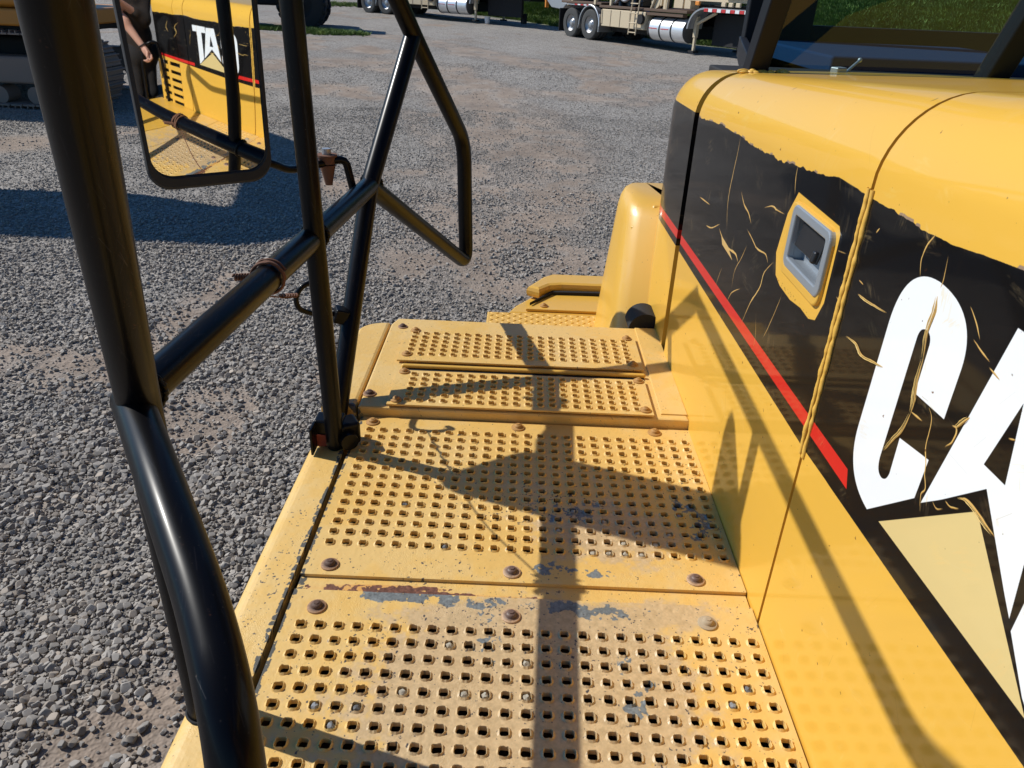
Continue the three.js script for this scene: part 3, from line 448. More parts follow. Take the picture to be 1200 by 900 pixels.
// each: width in millimetres, then z and y in millimetres along a split in the vinyl
const SPLITS = [
  [2.4, -1653, -265, -1652, -291, -1659, -341, -1664, -388, -1655, -424, -1633, -460], [1.9, -1285, -250, -1283, -269, -1271, -294], [2.9, -1924, -461, -1812, -452], [3.6, -1575, -364, -1539, -381, -1501, -388, -1472, -401],
  [2.2, -1412, -353, -1367, -339, -1344, -339, -1300, -335], [2.8, -1814, -504, -1764, -495, -1695, -466], [2.6, -1491, -418, -1453, -424, -1406, -432, -1352, -426, -1331, -435], [4.6, -1695, -476, -1651, -488, -1606, -493, -1534, -486, -1511, -494],
  [1.4, -1471, -444, -1492, -478, -1522, -520, -1520, -557], [1.8, -1462, -535, -1497, -553, -1518, -568, -1535, -593], [1.0, -1617, -543, -1629, -564, -1645, -601], [2.6, -1306, -425, -1342, -459, -1347, -486, -1384, -535, -1414, -594],
  [1.2, -1230, -455, -1241, -486, -1263, -537, -1278, -564], [0.9, -1340, -538, -1318, -576, -1315, -602], [1.0, -1057, -322, -1027, -317], [1.6, -1023, -380, -1007, -384],
  [1.5, -958, -266, -951, -258], [2.3, -960, -352, -934, -351, -876, -344], [1.3, -969, -335, -954, -336], [2.8, -962, -415, -928, -412, -909, -418, -876, -412, -848, -406],
  [1.8, -822, -227, -833, -244, -835, -262, -827, -279], [1.0, -786, -240, -781, -264, -781, -275], [4.2, -782, -285, -778, -300, -779, -328, -771, -356], [1.5, -721, -272, -704, -282, -689, -295],
  [1.5, -698, -299, -679, -304, -663, -307], [4.2, -771, -356, -767, -390, -761, -407, -760, -421], [2.6, -760, -421, -765, -447, -777, -469, -789, -493], [1.8, -760, -420, -734, -417],
  [1.9, -731, -397, -720, -405, -713, -438, -703, -454, -699, -464, -689, -478, -693, -488, -684, -505], [2.0, -683, -392, -676, -390, -673, -395, -675, -407, -682, -418], [2.4, -676, -390, -662, -369], [1.3, -661, -312, -641, -315],
  [1.0, -670, -481, -660, -483, -650, -476], [1.2, -652, -466, -642, -466, -627, -458], [2.3, -633, -449, -622, -443, -600, -443, -585, -445, -569, -446], [1.2, -601, -356, -592, -352],
  [1.4, -470, -235, -455, -300, -462, -360], [1.6, -390, -300, -372, -350, -360, -420], [3.0, -250, -250, -200, -290, -215, -330, -170, -380], [2.2, -120, -240, -90, -300, -110, -340]];
function splits(c, X, Y, css, k, lo, hi) {
  for (const [w, ...q] of SPLITS) {
    if (q[0] < lo * 1000 - 60 || q[0] > hi * 1000 + 60) continue;
    const n = q.length / 2, P = []; for (let i = 0; i < n; i++) P.push([q[2 * i] / 1000, q[2 * i + 1] / 1000]);
    const D = new THREE.CatmullRomCurve3(P.map(([z, y]) => V(z, y, 0))).getPoints(n * 14).map((v) => [v.x + 0.0014 * (fbm(v.x * 120, v.y * 120, 2, 6) - 0.5), v.y]);
    const L = [], Rr = []; D.forEach(([z, y], i) => { const f = Math.pow(Math.sin(Math.PI * clamp(i / (D.length - 1), 0.02, 0.98)), 0.7), e = w / 1800 * f * (0.7 + 0.8 * fbm(z * 90, y * 90, 2, 5)), a = D[Math.max(0, i - 1)], b = D[Math.min(D.length - 1, i + 1)], l = Math.hypot(b[0] - a[0], b[1] - a[1]) || 1, nx = -(b[1] - a[1]) / l, ny = (b[0] - a[0]) / l; L.push([z + nx * e, y + ny * e]); Rr.push([z - nx * e * 0.8, y - ny * e * 0.8]); });
    c.fillStyle = css(0.26, 0.13, 0.03); poly(c, X, Y, [...L.map(([z, y]) => [z + 0.0006, y - 0.0007]), ...Rr.reverse().map(([z, y]) => [z + 0.0006, y - 0.0007])]); Rr.reverse();
    c.fillStyle = css(0.66, 0.42, 0.13); poly(c, X, Y, [...L, ...Rr.reverse()]);
  }
}
const frontDecal = decal(-2.75, 1.75, (c, X, Y, css, k) => {
  blackBand(c, X, Y, css, -2.75, -1.0); redStripe(c, X, Y, css, -2.75, -0.99);
  splits(c, X, Y, css, k, -2.7, -1.0);
  c.fillStyle = css(0.62, 0.4, 0.14); poly(c, X, Y, [[-1.668, -0.484], [-1.648, -0.5], [-1.55, -0.505], [-1.6, -0.489]]);
  c.fillStyle = css(...YEL); poly(c, X, Y, [[-1.255, -0.286], [-1.07, -0.29], [-1.06, -0.3], [-1.058, -0.405], [-1.075, -0.44], [-1.1, -0.448], [-1.14, -0.446], [-1.19, -0.452], [-1.25, -0.449], [-1.28, -0.44], [-1.301, -0.405], [-1.296, -0.38], [-1.285, -0.33]]);
  c.fillStyle = 'rgba(90,60,20,0.5)'; for (let i = 0; i < 40; i++) { const z = -1.28 + 0.2 * h2(i, 1); c.fillRect(X(z), Y(-0.446 + 0.006 * h2(i, 2)), 5 * h2(i, 3), 1.5); }
});
const rearDecal = decal(-1.0, 1.15, (c, X, Y, css, k) => {
  blackBand(c, X, Y, css, -1.0, 0.15); redStripe(c, X, Y, css, -1.0, -0.845, -0.012); redStripe(c, X, Y, css, -0.39, 0.12);
  const wht = css(0.8, 0.82, 0.83);
  c.fillStyle = wht;
  const q = (pts) => { c.beginPath(); c.moveTo(X(pts[0][0]), Y(pts[0][1])); for (let i = 1; i < pts.length; i++) { const p = pts[i]; if (p.length === 4) c.quadraticCurveTo(X(p[0]), Y(p[1]), X(p[2]), Y(p[3])); else c.lineTo(X(p[0]), Y(p[1])); } c.closePath(); c.fill(); };
  q([[-0.784, -0.58], [-0.862, -0.575, -0.863, -0.5], [-0.864, -0.35], [-0.862, -0.272, -0.786, -0.27], [-0.702, -0.271, -0.7, -0.335], [-0.699, -0.394], [-0.765, -0.398], [-0.767, -0.338], [-0.769, -0.326, -0.781, -0.326], [-0.794, -0.327, -0.795, -0.34], [-0.792, -0.505], [-0.79, -0.524, -0.777, -0.524], [-0.764, -0.523, -0.762, -0.508], [-0.765, -0.459], [-0.7, -0.447], [-0.701, -0.5]]);
  q([[-0.688, -0.497], [-0.643, -0.262], [-0.559, -0.262], [-0.513, -0.497], [-0.602, -0.42]]);
  q([[-0.55, -0.258], [-0.412, -0.252], [-0.412, -0.298], [-0.456, -0.299], [-0.456, -0.548], [-0.506, -0.52], [-0.506, -0.302], [-0.55, -0.303]]);
  c.fillStyle = css(...BLK); q([[-0.6, -0.318], [-0.618, -0.397], [-0.582, -0.396]]);
  q([[-0.602, -0.415], [-0.79, -0.6], [-0.42, -0.585]]);
  c.fillStyle = css(0.66, 0.51, 0.22); q([[-0.602, -0.442], [-0.752, -0.574], [-0.452, -0.556]]);
  splits(c, X, Y, css, k, -1.0, 0.1);
});
M.hoodFront = phys([1, 1, 1], 0.4, { map: frontDecal, specularIntensity: 0.18, clearcoat: 0.55, clearcoatRoughness: 0.06 });
M.hoodRear = phys([1, 1, 1], 0.4, { map: rearDecal, specularIntensity: 0.18, clearcoat: 0.55, clearcoatRoughness: 0.06 });
const range = (a, b, n) => Array.from({ length: n + 1 }, (_, i) => a + (b - a) * i / n);
{
  part('hood_frame', (() => { const zs = [-2.68, -2.55, -2.4, -2.2, -2.0, -1.5, -1.0, -0.5, -0.1], P = zs.map((z) => hoodProfile(z, 0.945).map(([x, y]) => [x, y, z])), s = new Soup(); for (let j = 0; j < zs.length - 1; j++) for (let i = 0; i < P[0].length - 1; i++) s.quad(P[j][i], P[j + 1][i], P[j + 1][i + 1], P[j][i + 1]); return s.geo(); })(), M.dark);
  const fr = part('hood_panel', hoodPiece([-2.068, -1.95, -1.8, -1.65, -1.5, -1.35, -1.28, HOLE.z0, -1.18, -1.13, HOLE.z1, -1.04, -1.005], [-2.75, 1.75], true), M.hoodFront);
  const rearPanel = part('hood_panel', hoodPiece([-0.996, -0.95, -0.85, -0.7, -0.55, -0.4, -0.325], [-1.0, 1.15]), M.hoodRear);
  part('hood_cowl', hoodPiece([-2.122, -2.2, -2.3, -2.38, -2.43, -2.48, -2.53, -2.58, -2.63, -2.68, -2.72].reverse(), [-2.75, 1.75]), M.hoodFront);
  // rear corner post and louvred panel
  const rp = part('corner_panel', hoodPiece([-0.318, -0.25, -0.2], [-1.0, 1.15]), M.hoodRear);
  const lp = part('louvre_panel', (() => { // upper band only; the slots below are bars
    const g = hoodPiece([-0.196, -0.1, 0.0, 0.08], [-1.0, 1.15]); const p = g.attributes.position, keep = [], uv = g.attributes.uv, nn = g.attributes.normal, P = [], U = [], N = [];
    for (let i = 0; i < p.count; i += 3) { let ok = true; for (let k = 0; k < 3; k++) if (p.getX(i + k) < 0.9 && p.getY(i + k) < -0.61) ok = false; if (ok) for (let k = 0; k < 3; k++) { P.push(p.getX(i + k), p.getY(i + k), p.getZ(i + k)); U.push(uv.getX(i + k), uv.getY(i + k)); N.push(nn.getX(i + k), nn.getY(i + k), nn.getZ(i + k)); } }
    const o = new THREE.BufferGeometry(); o.setAttribute('position', new THREE.Float32BufferAttribute(P, 3)); o.setAttribute('uv', new THREE.Float32BufferAttribute(U, 2)); o.setAttribute('normal', new THREE.Float32BufferAttribute(N, 3)); return o;
  })(), M.hoodRear);
  for (let k = 0; k < 6; k++) mesh('louvre', seat(bar(V(0.466, -0.655 - k * 0.073, -0.2), V(0.466, -0.655 - k * 0.073, 0.08), 0.006, 0.042)), M.yellow, lp);
  for (const z of [-0.06, 0.075]) mesh('louvre_post', seat(box(0.458, 0.472, -1.06, -0.6, z - 0.014, z + 0.014)), M.yellow, lp);
  part('radiator', box(0.52, 1.85, -1.05, -0.2, -0.19, 0.09), M.dark);
  // built-up paint along the open seam
  const lip = (zc, sd, y0, y1) => { const P = []; for (let i = 0; i <= 60; i++) { const y = mix(y0, y1, i / 60); P.push(V(0.4635, y, zc + 0.0022 * (fbm(y * 60, sd, 2, sd) - 0.5))); } const g = new THREE.TubeGeometry(new THREE.CatmullRomCurve3(P), 160, 0.0032, 7); const p = g.attributes.position; for (let i = 0; i < p.count; i++) { const y = p.getY(i), k = 0.55 + 0.9 * fbm(y * 85, sd, 3, sd + 4); p.setX(i, 0.4635 + (p.getX(i) - 0.4635) * k); p.setZ(i, zc + (p.getZ(i) - zc) * k * 1.25); } g.computeVertexNormals(); return g; };
  mesh('paint_bead', seat(lip(-1.0075, 3, -0.64, -0.22)), M.bead, fr);
  mesh('paint_bead', seat(lip(-0.9945, 8, -0.64, -0.22)), M.bead, fr);
  // vinyl lifted along the widest splits: thin curled lips standing off the panel
  const curl = (q, w, sd) => {
    const n = q.length / 2, C = new THREE.CatmullRomCurve3(Array.from({ length: n }, (_, i) => V(0, q[2 * i + 1] / 1000, q[2 * i] / 1000))).getPoints(n * 9), s = new Soup(); s.uv = () => [0, 0];
    for (const side of [-1, 1]) { const rows = C.map((p, i) => { const a = C[Math.max(0, i - 1)], b = C[Math.min(C.length - 1, i + 1)], l = Math.hypot(b.y - a.y, b.z - a.z) || 1, ny = (b.z - a.z) / l * side, nz = -(b.y - a.y) / l * side, f = Math.sin(Math.PI * i / (C.length - 1)) * (0.5 + 1.1 * fbm(i * 0.35, sd + side, 2, 3)), W2 = Math.min(w, 3.2) / 1000 * 0.32 * f, R = []; for (let k = 0; k <= 4; k++) { const th = k / 4 * 2.1; R.push([0.4632 - Math.sin(th) * W2 * 0.9, p.y + ny * (0.0004 + W2 * (1.1 - Math.cos(th) * 0.9)), p.z + nz * (0.0004 + W2 * (1.1 - Math.cos(th) * 0.9))]); } return R; }); for (let i = 0; i < rows.length - 1; i++) for (let k = 0; k < 4; k++) s.quad(rows[i][k], rows[i + 1][k], rows[i + 1][k + 1], rows[i][k + 1]); }
    return s.geo();
  };
  const curls = SPLITS.filter(([w]) => w >= 2.2).map(([w, ...q], i) => [q[0] < -1000, curl(q, w, i * 3)]);
  mesh('vinyl_curl', seat(join(curls.filter((c) => c[0]).map((c) => c[1]))), M.curl, fr);
  mesh('vinyl_curl', seat(join(curls.filter((c) => !c[0]).map((c) => c[1]))), M.curl, rearPanel);
  // recessed latch
  const zc = (HOLE.z0 + HOLE.z1) / 2, yc = (HOLE.y0 + HOLE.y1) / 2, w = HOLE.z1 - HOLE.z0, h = HOLE.y1 - HOLE.y0;
  const ring = (wo, ho, ro, wi, hi, ri, d, bev) => { const s = new THREE.Shape(roundRect(wo, ho, ro).map(([x, y]) => new THREE.Vector2(x, y))); s.holes.push(new THREE.Path(roundRect(wi, hi, ri).map(([x, y]) => new THREE.Vector2(x, y)))); return new THREE.ExtrudeGeometry(s, { depth: d, bevelEnabled: true, bevelThickness: bev, bevelSize: bev, bevelOffset: -bev, bevelSegments: 2 }); };
  const place = (g, x = 0.464) => g.rotateY(-Math.PI / 2).translate(x, yc, zc);      // shape x runs along +z, extruded out towards the walkway
  mesh('latch_surround', seat(place(ring(w + 0.046, h + 0.044, 0.022, w + 0.01, h + 0.01, 0.01, 0.004, 0.003)).translate(0, -0.007, -0.009)), M.yellow, fr);
  mesh('latch_frame', seat(place(ring(w + 0.028, h + 0.026, 0.017, w - 0.006, h - 0.006, 0.004, 0.007, 0.0025))), M.greyMetal, fr);
  const dish = mesh('latch_dish', seat(join(box(0.482, 0.486, yc - h / 2, yc + h / 2, zc - w / 2, zc + w / 2, 0.001), box(0.462, 0.498, yc - h / 2 - 0.003, yc - h / 2 + 0.001, zc - w / 2, zc + w / 2, 0.001), box(0.462, 0.498, yc + h / 2 - 0.001, yc + h / 2 + 0.003, zc - w / 2, zc + w / 2, 0.001), box(0.462, 0.498, yc - h / 2, yc + h / 2, zc - w / 2 - 0.003, zc - w / 2 + 0.001, 0.001), box(0.462, 0.498, yc - h / 2, yc + h / 2, zc + w / 2 - 0.001, zc + w / 2 + 0.003, 0.001))), M.greyMetal, fr);
  const pad = join(rbox(0.104, 0.042, 0.004, 0.0018), rbox(0.104, 0.007, 0.012, 0.002).translate(0, 0.02, -0.004), rbox(0.012, 0.02, 0.01, 0.004).translate(0.044, -0.012, 0.004));
  mesh('latch_paddle', seat(pad.rotateX(-0.22).rotateY(-Math.PI / 2).translate(0.467, yc + 0.008, zc - 0.012)), std([0.035, 0.035, 0.038], 0.3, { metalness: 0.4 }), fr);
  mesh('latch_lock', seat(join(new THREE.CylinderGeometry(0.011, 0.011, 0.014, 18).rotateZ(Math.PI / 2).translate(0.478, yc - 0.02, zc + 0.045), box(0.478, 0.483, yc - 0.034, yc - 0.03, zc + 0.03, zc + 0.062, 0.001))), M.greyMetal, fr);
}
// ---- cab behind the hood
{
  const zB = -2.1, base = (x) => V(x, -0.19, zB), mid = (x) => V(x, 0.03, zB + 0.12), top = (x) => V(x, 1.15, zB + 0.18);
  const cab = part('cab', join(box(1.0, 1.9, -0.62, -0.215, -3.6, -2.66), box(0.95, 2.1, -0.62, -0.105, -3.62, -3.57), box(0.62, 1.8, 1.15, 1.22, -3.7, -1.8, 0.03), box(0.95, 1.22, -0.22, 1.15, -3.62, -3.56), bar(V(0.62, -0.2, -2.2), V(0.94, -0.2, -3.6), 0.03, 0.08)), M.cabBlack);
  const pil = (x, w, d) => join(bar(base(x), mid(x), w, d), bar(mid(x), top(x), w, d));
  mesh('cab_pillar', seat(pil(0.59, 0.05, 0.06)), M.cabBlack, cab);
  mesh('cab_pillar', seat(pil(1.195, 0.06, 0.06)), M.cabBlack, cab);
  mesh('cab_pillar', seat(bar(V(0.97, -0.2, -3.55), V(0.97, 1.15, -3.5), 0.09, 0.06)), M.cabBlack, cab);
  mesh('cab_pillar', seat(pil(1.9, 0.05, 0.075)), M.cabBlack, cab);
  const pane = (x0, x1, dz) => { const g = new THREE.BufferGeometry(); const P = [[x0, -0.185, zB + dz], [x1, -0.185, zB + dz], [x1, 0.03, zB + 0.12 + dz], [x0, 0.03, zB + 0.12 + dz], [x1, 1.15, zB + 0.18 + dz], [x0, 1.15, zB + 0.18 + dz]]; g.setAttribute('position', new THREE.Float32BufferAttribute([0, 1, 2, 0, 2, 3, 3, 2, 4, 3, 4, 5].flatMap((i) => P[i]), 3)); g.computeVertexNormals(); g.setAttribute('uv', new THREE.Float32BufferAttribute(new Float32Array(24), 2)); return g; };
  mesh('window_pane', seat(pane(0.614, 1.167, 0.004)), M.glass, cab);
  mesh('window_pane', seat(pane(1.223, 1.88, 0.004)), M.glass, cab);
  mesh('window_seal', seat(join(bar(V(0.57, -0.186, zB + 0.012), V(1.2, -0.186, zB + 0.012), 0.02, 0.026), bar(V(1.2, -0.186, zB + 0.012), V(1.9, -0.186, zB + 0.012), 0.02, 0.026))), M.dark, cab);
  mesh('cab_shelf', seat(box(0.6, 1.88, -0.3, -0.205, -2.66, -2.11)), M.dark, cab);
  mesh('rear_dash', seat(box(1.0, 1.86, -0.3, -0.165, -3.56, -2.68, 0.01)), M.blue, cab);
  for (const [a, b] of [[V(0.9, -0.19, -2.3), V(1.02, -0.163, -2.5)]]) mesh('lever', seat(join(rod(a, b, 0.004), new THREE.SphereGeometry(0.007, 10, 8).translate(b.x, b.y, b.z))), M.greyMetal, cab);
  mesh('switch_box', seat(rbox(0.035, 0.03, 0.03, 0.004).rotateY(0.4).translate(0.885, -0.185, -2.3)), M.steel, cab);
  // torn yellow edging where the pillars meet the hood
  const crumbs = (cx, n, w, sd) => { const r = rng(sd), a = []; for (let k = 0; k < n; k++) { const g = new THREE.IcosahedronGeometry(1, 1).scale(0.008 + 0.01 * r(), 0.004 + 0.004 * r(), 0.006 + 0.004 * r()).rotateY(r() * 3); a.push(g.translate(cx + (r() - 0.5) * w, -0.17 - 0.004 * r(), zB + 0.035 + 0.02 * r())); } return join(a); };
  mesh('torn_edging', seat(crumbs(0.585, 14, 0.07, 4)), M.bead, cab);
  mesh('torn_edging', seat(crumbs(1.19, 16, 0.08, 5)), M.bead, cab);
  mesh('torn_edging', seat(crumbs(0.66, 3, 0.06, 6)), M.bead, cab);
}
// ---- chassis, wheels and rear step below (mostly out of sight)
{
  part('chassis', join(box(0.5, 1.9, -1.75, -1.05, -2.6, 0.6, 0.03), box(0.7, 1.7, -1.75, -1.2, -4.4, -2.6, 0.03)), M.dark);
  const tyre = () => new THREE.LatheGeometry([[0.24, -0.18], [0.42, -0.22], [0.52, -0.19], [0.55, -0.1], [0.55, 0.1], [0.52, 0.19], [0.42, 0.22], [0.24, 0.18]].map(([x, y]) => new THREE.Vector2(x, y)), 40).rotateZ(Math.PI / 2);
  for (const [x, z] of [[0.3, -0.5], [1.9, -0.5], [0.3, -1.95], [1.9, -1.95]]) { const w = part('wheel', join(tyre().translate(x, -1.65, z), new THREE.CylinderGeometry(0.25, 0.25, 0.2, 24).rotateZ(Math.PI / 2).translate(x, -1.65, z)), M.rubber); }
  part('rear_step', join(box(-0.05, 0.85, -1.5, -1.45, 0.16, 0.62, 0.008), box(0.0, 0.04, -1.45, -1.02, 0.12, 0.16)), M.yellow);
}
// ---- handrail
const J1 = V(-0.472, -0.475, -0.801), J2 = V(-0.405, -0.49, -2.01);
{
  const topRail = [V(-0.45, -1.0, -0.77), V(-0.46, -0.475, -0.794), V(-0.315, 0.06, -0.555), V(-0.33, 0.135, -0.58), V(-0.445, 0.128, -0.86), V(-0.405, 0.125, -2.09), V(-0.32, -0.135, -2.31), V(-0.2, -0.48, -2.645), V(-0.19, -0.92, -2.66), J2.clone()];
  const hr = part('handrail', tube(topRail.slice(5), 0.0255, 0.07, 200, 24), M.pipe);
  mesh('post', seat(tube(topRail.slice(0, 4), 0.0255, 0.05, 160, 24)), M.pipe, hr);
  mesh('top_rail', seat(tube(topRail.slice(3, 6), 0.0185, 0.05, 160, 20)), M.pipe, hr);
  mesh('middle_rail', seat(tube([J2.clone(), J1.clone()], 0.0253, 0.05, 60, 24)), M.pipe, hr);
  mesh('grab_rail', seat(tube([J1.clone(), V(-0.365, -0.482, -0.638), V(-0.275, -0.515, -0.505), V(-0.229, -0.545, -0.425), V(-0.21, -0.64, -0.375), V(-0.2, -1.0, -0.33)], 0.0243, 0.11, 120, 28)), M.pipe, hr);
  mesh('post', seat(tube([V(-0.418, -0.985, -1.507), V(-0.43, 0.12, -1.507)], 0.0212, 0.05, 40, 24)), M.pipe, hr);
  mesh('post', seat(tube([V(-0.446, -0.99, -1.655), J2.clone(), V(-0.322, -0.14, -2.305)], 0.0245, 0.03, 60, 24)), M.pipe, hr);
  const cl = mesh('post_clamp', seat(join(box(-0.468, -0.4, -1.0, -0.93, -1.56, -1.512, 0.006), box(-0.468, -0.462, -1.0, -0.93, -1.512, -1.47, 0.002), rbox(0.05, 0.06, 0.055, 0.01).rotateY(0.5).translate(-0.392, -0.965, -1.535))), M.pipe, hr);
  mesh('clamp_bolt', seat(new THREE.CylinderGeometry(0.021, 0.023, 0.03, 20).rotateX(Math.PI / 2).rotateY(0.5).translate(-0.385, -0.972, -1.503)), M.pipe, hr);
  mesh('rust_patch', seat(box(-0.464, -0.418, -0.999, -0.966, -1.512, -1.5085, 0.001)), M.redRust, hr);
  mesh('floor_socket', seat(new THREE.TorusGeometry(0.0275, 0.0022, 8, 24).rotateX(Math.PI / 2).translate(-0.45, -1.0, -0.77)), M.dark, hr);
  const lumpy = (r) => { const g = new THREE.TorusGeometry(r, 0.0042, 8, 44), q = g.attributes.position; for (let i = 0; i < q.count; i++) { const a = Math.atan2(q.getY(i), q.getX(i)), k = 1 + 0.03 * Math.sin(a * 26) + 0.03 * (h2(Math.round(a * 20), 2) - 0.5); q.setXYZ(i, q.getX(i) * k, q.getY(i) * k, q.getZ(i) * (1 + 0.5 * Math.sin(a * 26 + 1))); } g.computeVertexNormals(); return g; };
  // weld beads where the pipes meet
  for (const [p, r] of [[J1, 0.028], [J2, 0.028], [V(-0.43, -0.483, -1.507), 0.027]]) mesh('weld', seat(lumpy(r).translate(p.x, p.y, p.z - (p === J1 ? 0.03 : 0.03))), M.pipe, hr);
  // hook that once held a chain, welded to the slanted post
  const k = 1.045, hk = [[-0.488, -0.688, -1.738], [-0.5, -0.668, -1.735], [-0.525, -0.673, -1.72], [-0.54, -0.7, -1.71], [-0.536, -0.725, -1.71], [-0.52, -0.745, -1.73], [-0.497, -0.76, -1.755], [-0.468, -0.767, -1.78]].map((a) => V(...a));
  mesh('hook', seat(new THREE.TubeGeometry(new THREE.CatmullRomCurve3(hk), 60, 0.0068, 10)), M.pipe, hr);
  mesh('hook_block', seat(rbox(0.036, 0.04, 0.036, 0.005).rotateY(0.4).rotateZ(-0.35).translate(-0.452, -0.772, -1.785)), M.pipe, hr);
  // grab handle beside the louvres at the back
  part('grab_handle', tube([V(0.452, -1.0, 0.0), V(0.43, -0.6, -0.01), V(0.4, -0.43, -0.01), V(0.33, -0.44, 0.03), V(0.29, -0.6, 0.09), V(0.3, -1.3, 0.14)], 0.014, 0.08, 90, 14), M.pipe);
  part('grab_knob', new THREE.SphereGeometry(0.024, 14, 12).translate(0.335, -0.575, 0.03), M.orange);
}
// ---- mirror: convex glass, radius 1.45 m
{
  const SC = V(-1.44115, -0.06083, -2.83481), SR = 1.45039;
  const TL = V(-0.758, 0.2, -1.535), TR = V(-0.533, 0.2, -1.672), BL = V(-0.7785, -0.395, -1.586), BR = V(-0.5765, -0.392, -1.716);
  const P = (u, v) => { const a = TL.clone().lerp(TR, u), b = BL.clone().lerp(BR, u); const q = b.lerp(a, v).sub(SC).normalize().multiplyScalar(SR).add(SC); return q; };
  const nor = (q) => q.clone().sub(SC).normalize();
  const W = TL.distanceTo(TR), H = TL.distanceTo(BL), outline = roundRect(1, 1, 0.0001).length && roundRect(W, H, 0.045, 8).map(([x, y]) => [x / W + 0.5, y / H + 0.5]);
  const at = (k, i, off = 0) => { const [u, v] = outline[i % outline.length]; const q = P(0.5 + (u - 0.5) * k, 0.5 + (v - 0.5) * k); return q.add(nor(q).multiplyScalar(off)); };
  const n = outline.length, pos = [], nr = [], idx = [], R = 14;
  for (let j = 0; j <= R; j++) for (let i = 0; i < n; i++) { const q = at(Math.max(j / R, 0.001), i), m = nor(q); pos.push(q.x, q.y, q.z); nr.push(m.x, m.y, m.z); }
  for (let j = 0; j < R; j++) for (let i = 0; i < n; i++) { const a = j * n + i, b = j * n + (i + 1) % n, c = a + n, d = b + n; idx.push(a, c, b, b, c, d); }
  const g = new THREE.BufferGeometry(); g.setAttribute('position', new THREE.Float32BufferAttribute(pos, 3)); g.setAttribute('normal', new THREE.Float32BufferAttribute(nr, 3)); g.setAttribute('uv', new THREE.Float32BufferAttribute(new Float32Array(pos.length / 3 * 2), 2)); g.setIndex(idx);
  const s = new Soup(); s.uv = () => [0, 0];
  const prof = [[0.985, 0.001], [0.99, 0.007], [1.055, 0.008], [1.085, 0.0], [1.085, -0.02], [1.02, -0.05], [0.8, -0.075], [0.4, -0.09], [0.001, -0.095]];
  const sx = (k) => k;
  for (let j = 0; j < prof.length - 1; j++) for (let i = 0; i < n; i++) { const A = at(prof[j][0], i, prof[j][1]), B = at(prof[j][0], i + 1, prof[j][1]), C = at(prof[j + 1][0], i + 1, prof[j + 1][1]), D = at(prof[j + 1][0], i, prof[j + 1][1]); s.quad(A.toArray(), D.toArray(), C.toArray(), B.toArray()); }
  const hs = part('mirror', toCreasedNormals(s.geo(), 0.6), M.rubber);
  mesh('mirror_glass', seat(g), M.mirror, hs);
  const joint = V(-0.488, -0.412, -1.91);
  mesh('mirror_arm', seat(tube([V(-0.588, -0.378, -1.735), V(-0.57, -0.388, -1.755), V(-0.55, -0.408, -1.79), joint.clone()], 0.009)), M.pipe, hs);
  mesh('pivot', seat(join(new THREE.CylinderGeometry(0.022, 0.02, 0.02, 20).translate(joint.x, joint.y + 0.008, joint.z), new THREE.CylinderGeometry(0.02, 0.009, 0.05, 18).translate(joint.x, joint.y - 0.03, joint.z), new THREE.CylinderGeometry(0.026, 0.026, 0.005, 20).translate(joint.x, joint.y + 0.018, joint.z))), M.rust, hs);
  mesh('pivot_bolt', seat(new THREE.CylinderGeometry(0.012, 0.012, 0.014, 6).translate(joint.x, joint.y + 0.028, joint.z)), M.steel, hs);
  mesh('mirror_bracket', seat(tube([V(joint.x + 0.012, joint.y + 0.006, joint.z), V(-0.445, -0.405, -1.925), V(-0.428, -0.5, -1.93)], 0.01, 0.02)), M.pipe, hs);
}
shade(machine);

// ------------------------------------------------------------------ small loose things on the machine
{ // rusty tie wire
  const d = J2.clone().sub(J1), at = (s) => J1.clone().addScaledVector(d, s), ax = d.clone().normalize(), u = V(0, 1, 0).cross(ax).normalize(), v = ax.clone().cross(u), c0 = at(0.385), P = [];
  for (let i = 0; i <= 120; i++) { const t = i / 120, a = t * Math.PI * 2 * 3.6 - 1, r = 0.0285 + 0.003 * h2(i >> 3, 4); P.push(c0.clone().addScaledVector(ax, (t - 0.5) * 0.02 + 0.006 * Math.sin(a * 0.7)).addScaledVector(u, Math.cos(a) * r).addScaledVector(v, Math.sin(a) * r)); }
  const o = thing('tie_wire', 'rusty twisted tie wire wound round the middle rail and hooked forward', 'wire', c0.x, c0.y + EYE, c0.z);
  const mv = (g) => g.translate(-c0.x, -c0.y, -c0.z);
  mesh('coil', mv(new THREE.TubeGeometry(new THREE.CatmullRomCurve3(P), 260, 0.0024, 7)), M.rust, o);
  const Tt = [c0.clone().addScaledVector(v, -0.03), V(-0.5, -0.57, -1.4), V(-0.515, -0.625, -1.53), V(-0.533, -0.69, -1.705)];
  mesh('tail', mv(new THREE.TubeGeometry(new THREE.CatmullRomCurve3(Tt), 50, 0.0018, 6)), M.rust, o);
  const tw = []; for (let i = 0; i <= 60; i++) { const t = i / 60, p = V(-0.513, -0.617, -1.515).lerp(V(-0.53, -0.682, -1.685), t); tw.push(p.add(V(Math.cos(t * 40) * 0.004, Math.sin(t * 40) * 0.004, 0))); }
  mesh('twist', mv(new THREE.TubeGeometry(new THREE.CatmullRomCurve3(tw), 140, 0.0022, 6)), M.rust, o);
  const lp = []; for (let i = 0; i <= 80; i++) { const t = i / 80, p = c0.clone().addScaledVector(u, 0.028).lerp(c0.clone().add(V(-0.055, 0.005, 0.02)), t); lp.push(p.add(V(0, Math.cos(t * 45) * 0.005, Math.sin(t * 45) * 0.005))); }
  mesh('loose_end', mv(new THREE.TubeGeometry(new THREE.CatmullRomCurve3(lp), 160, 0.002, 6)), M.rust, o);
  shade(o);
}
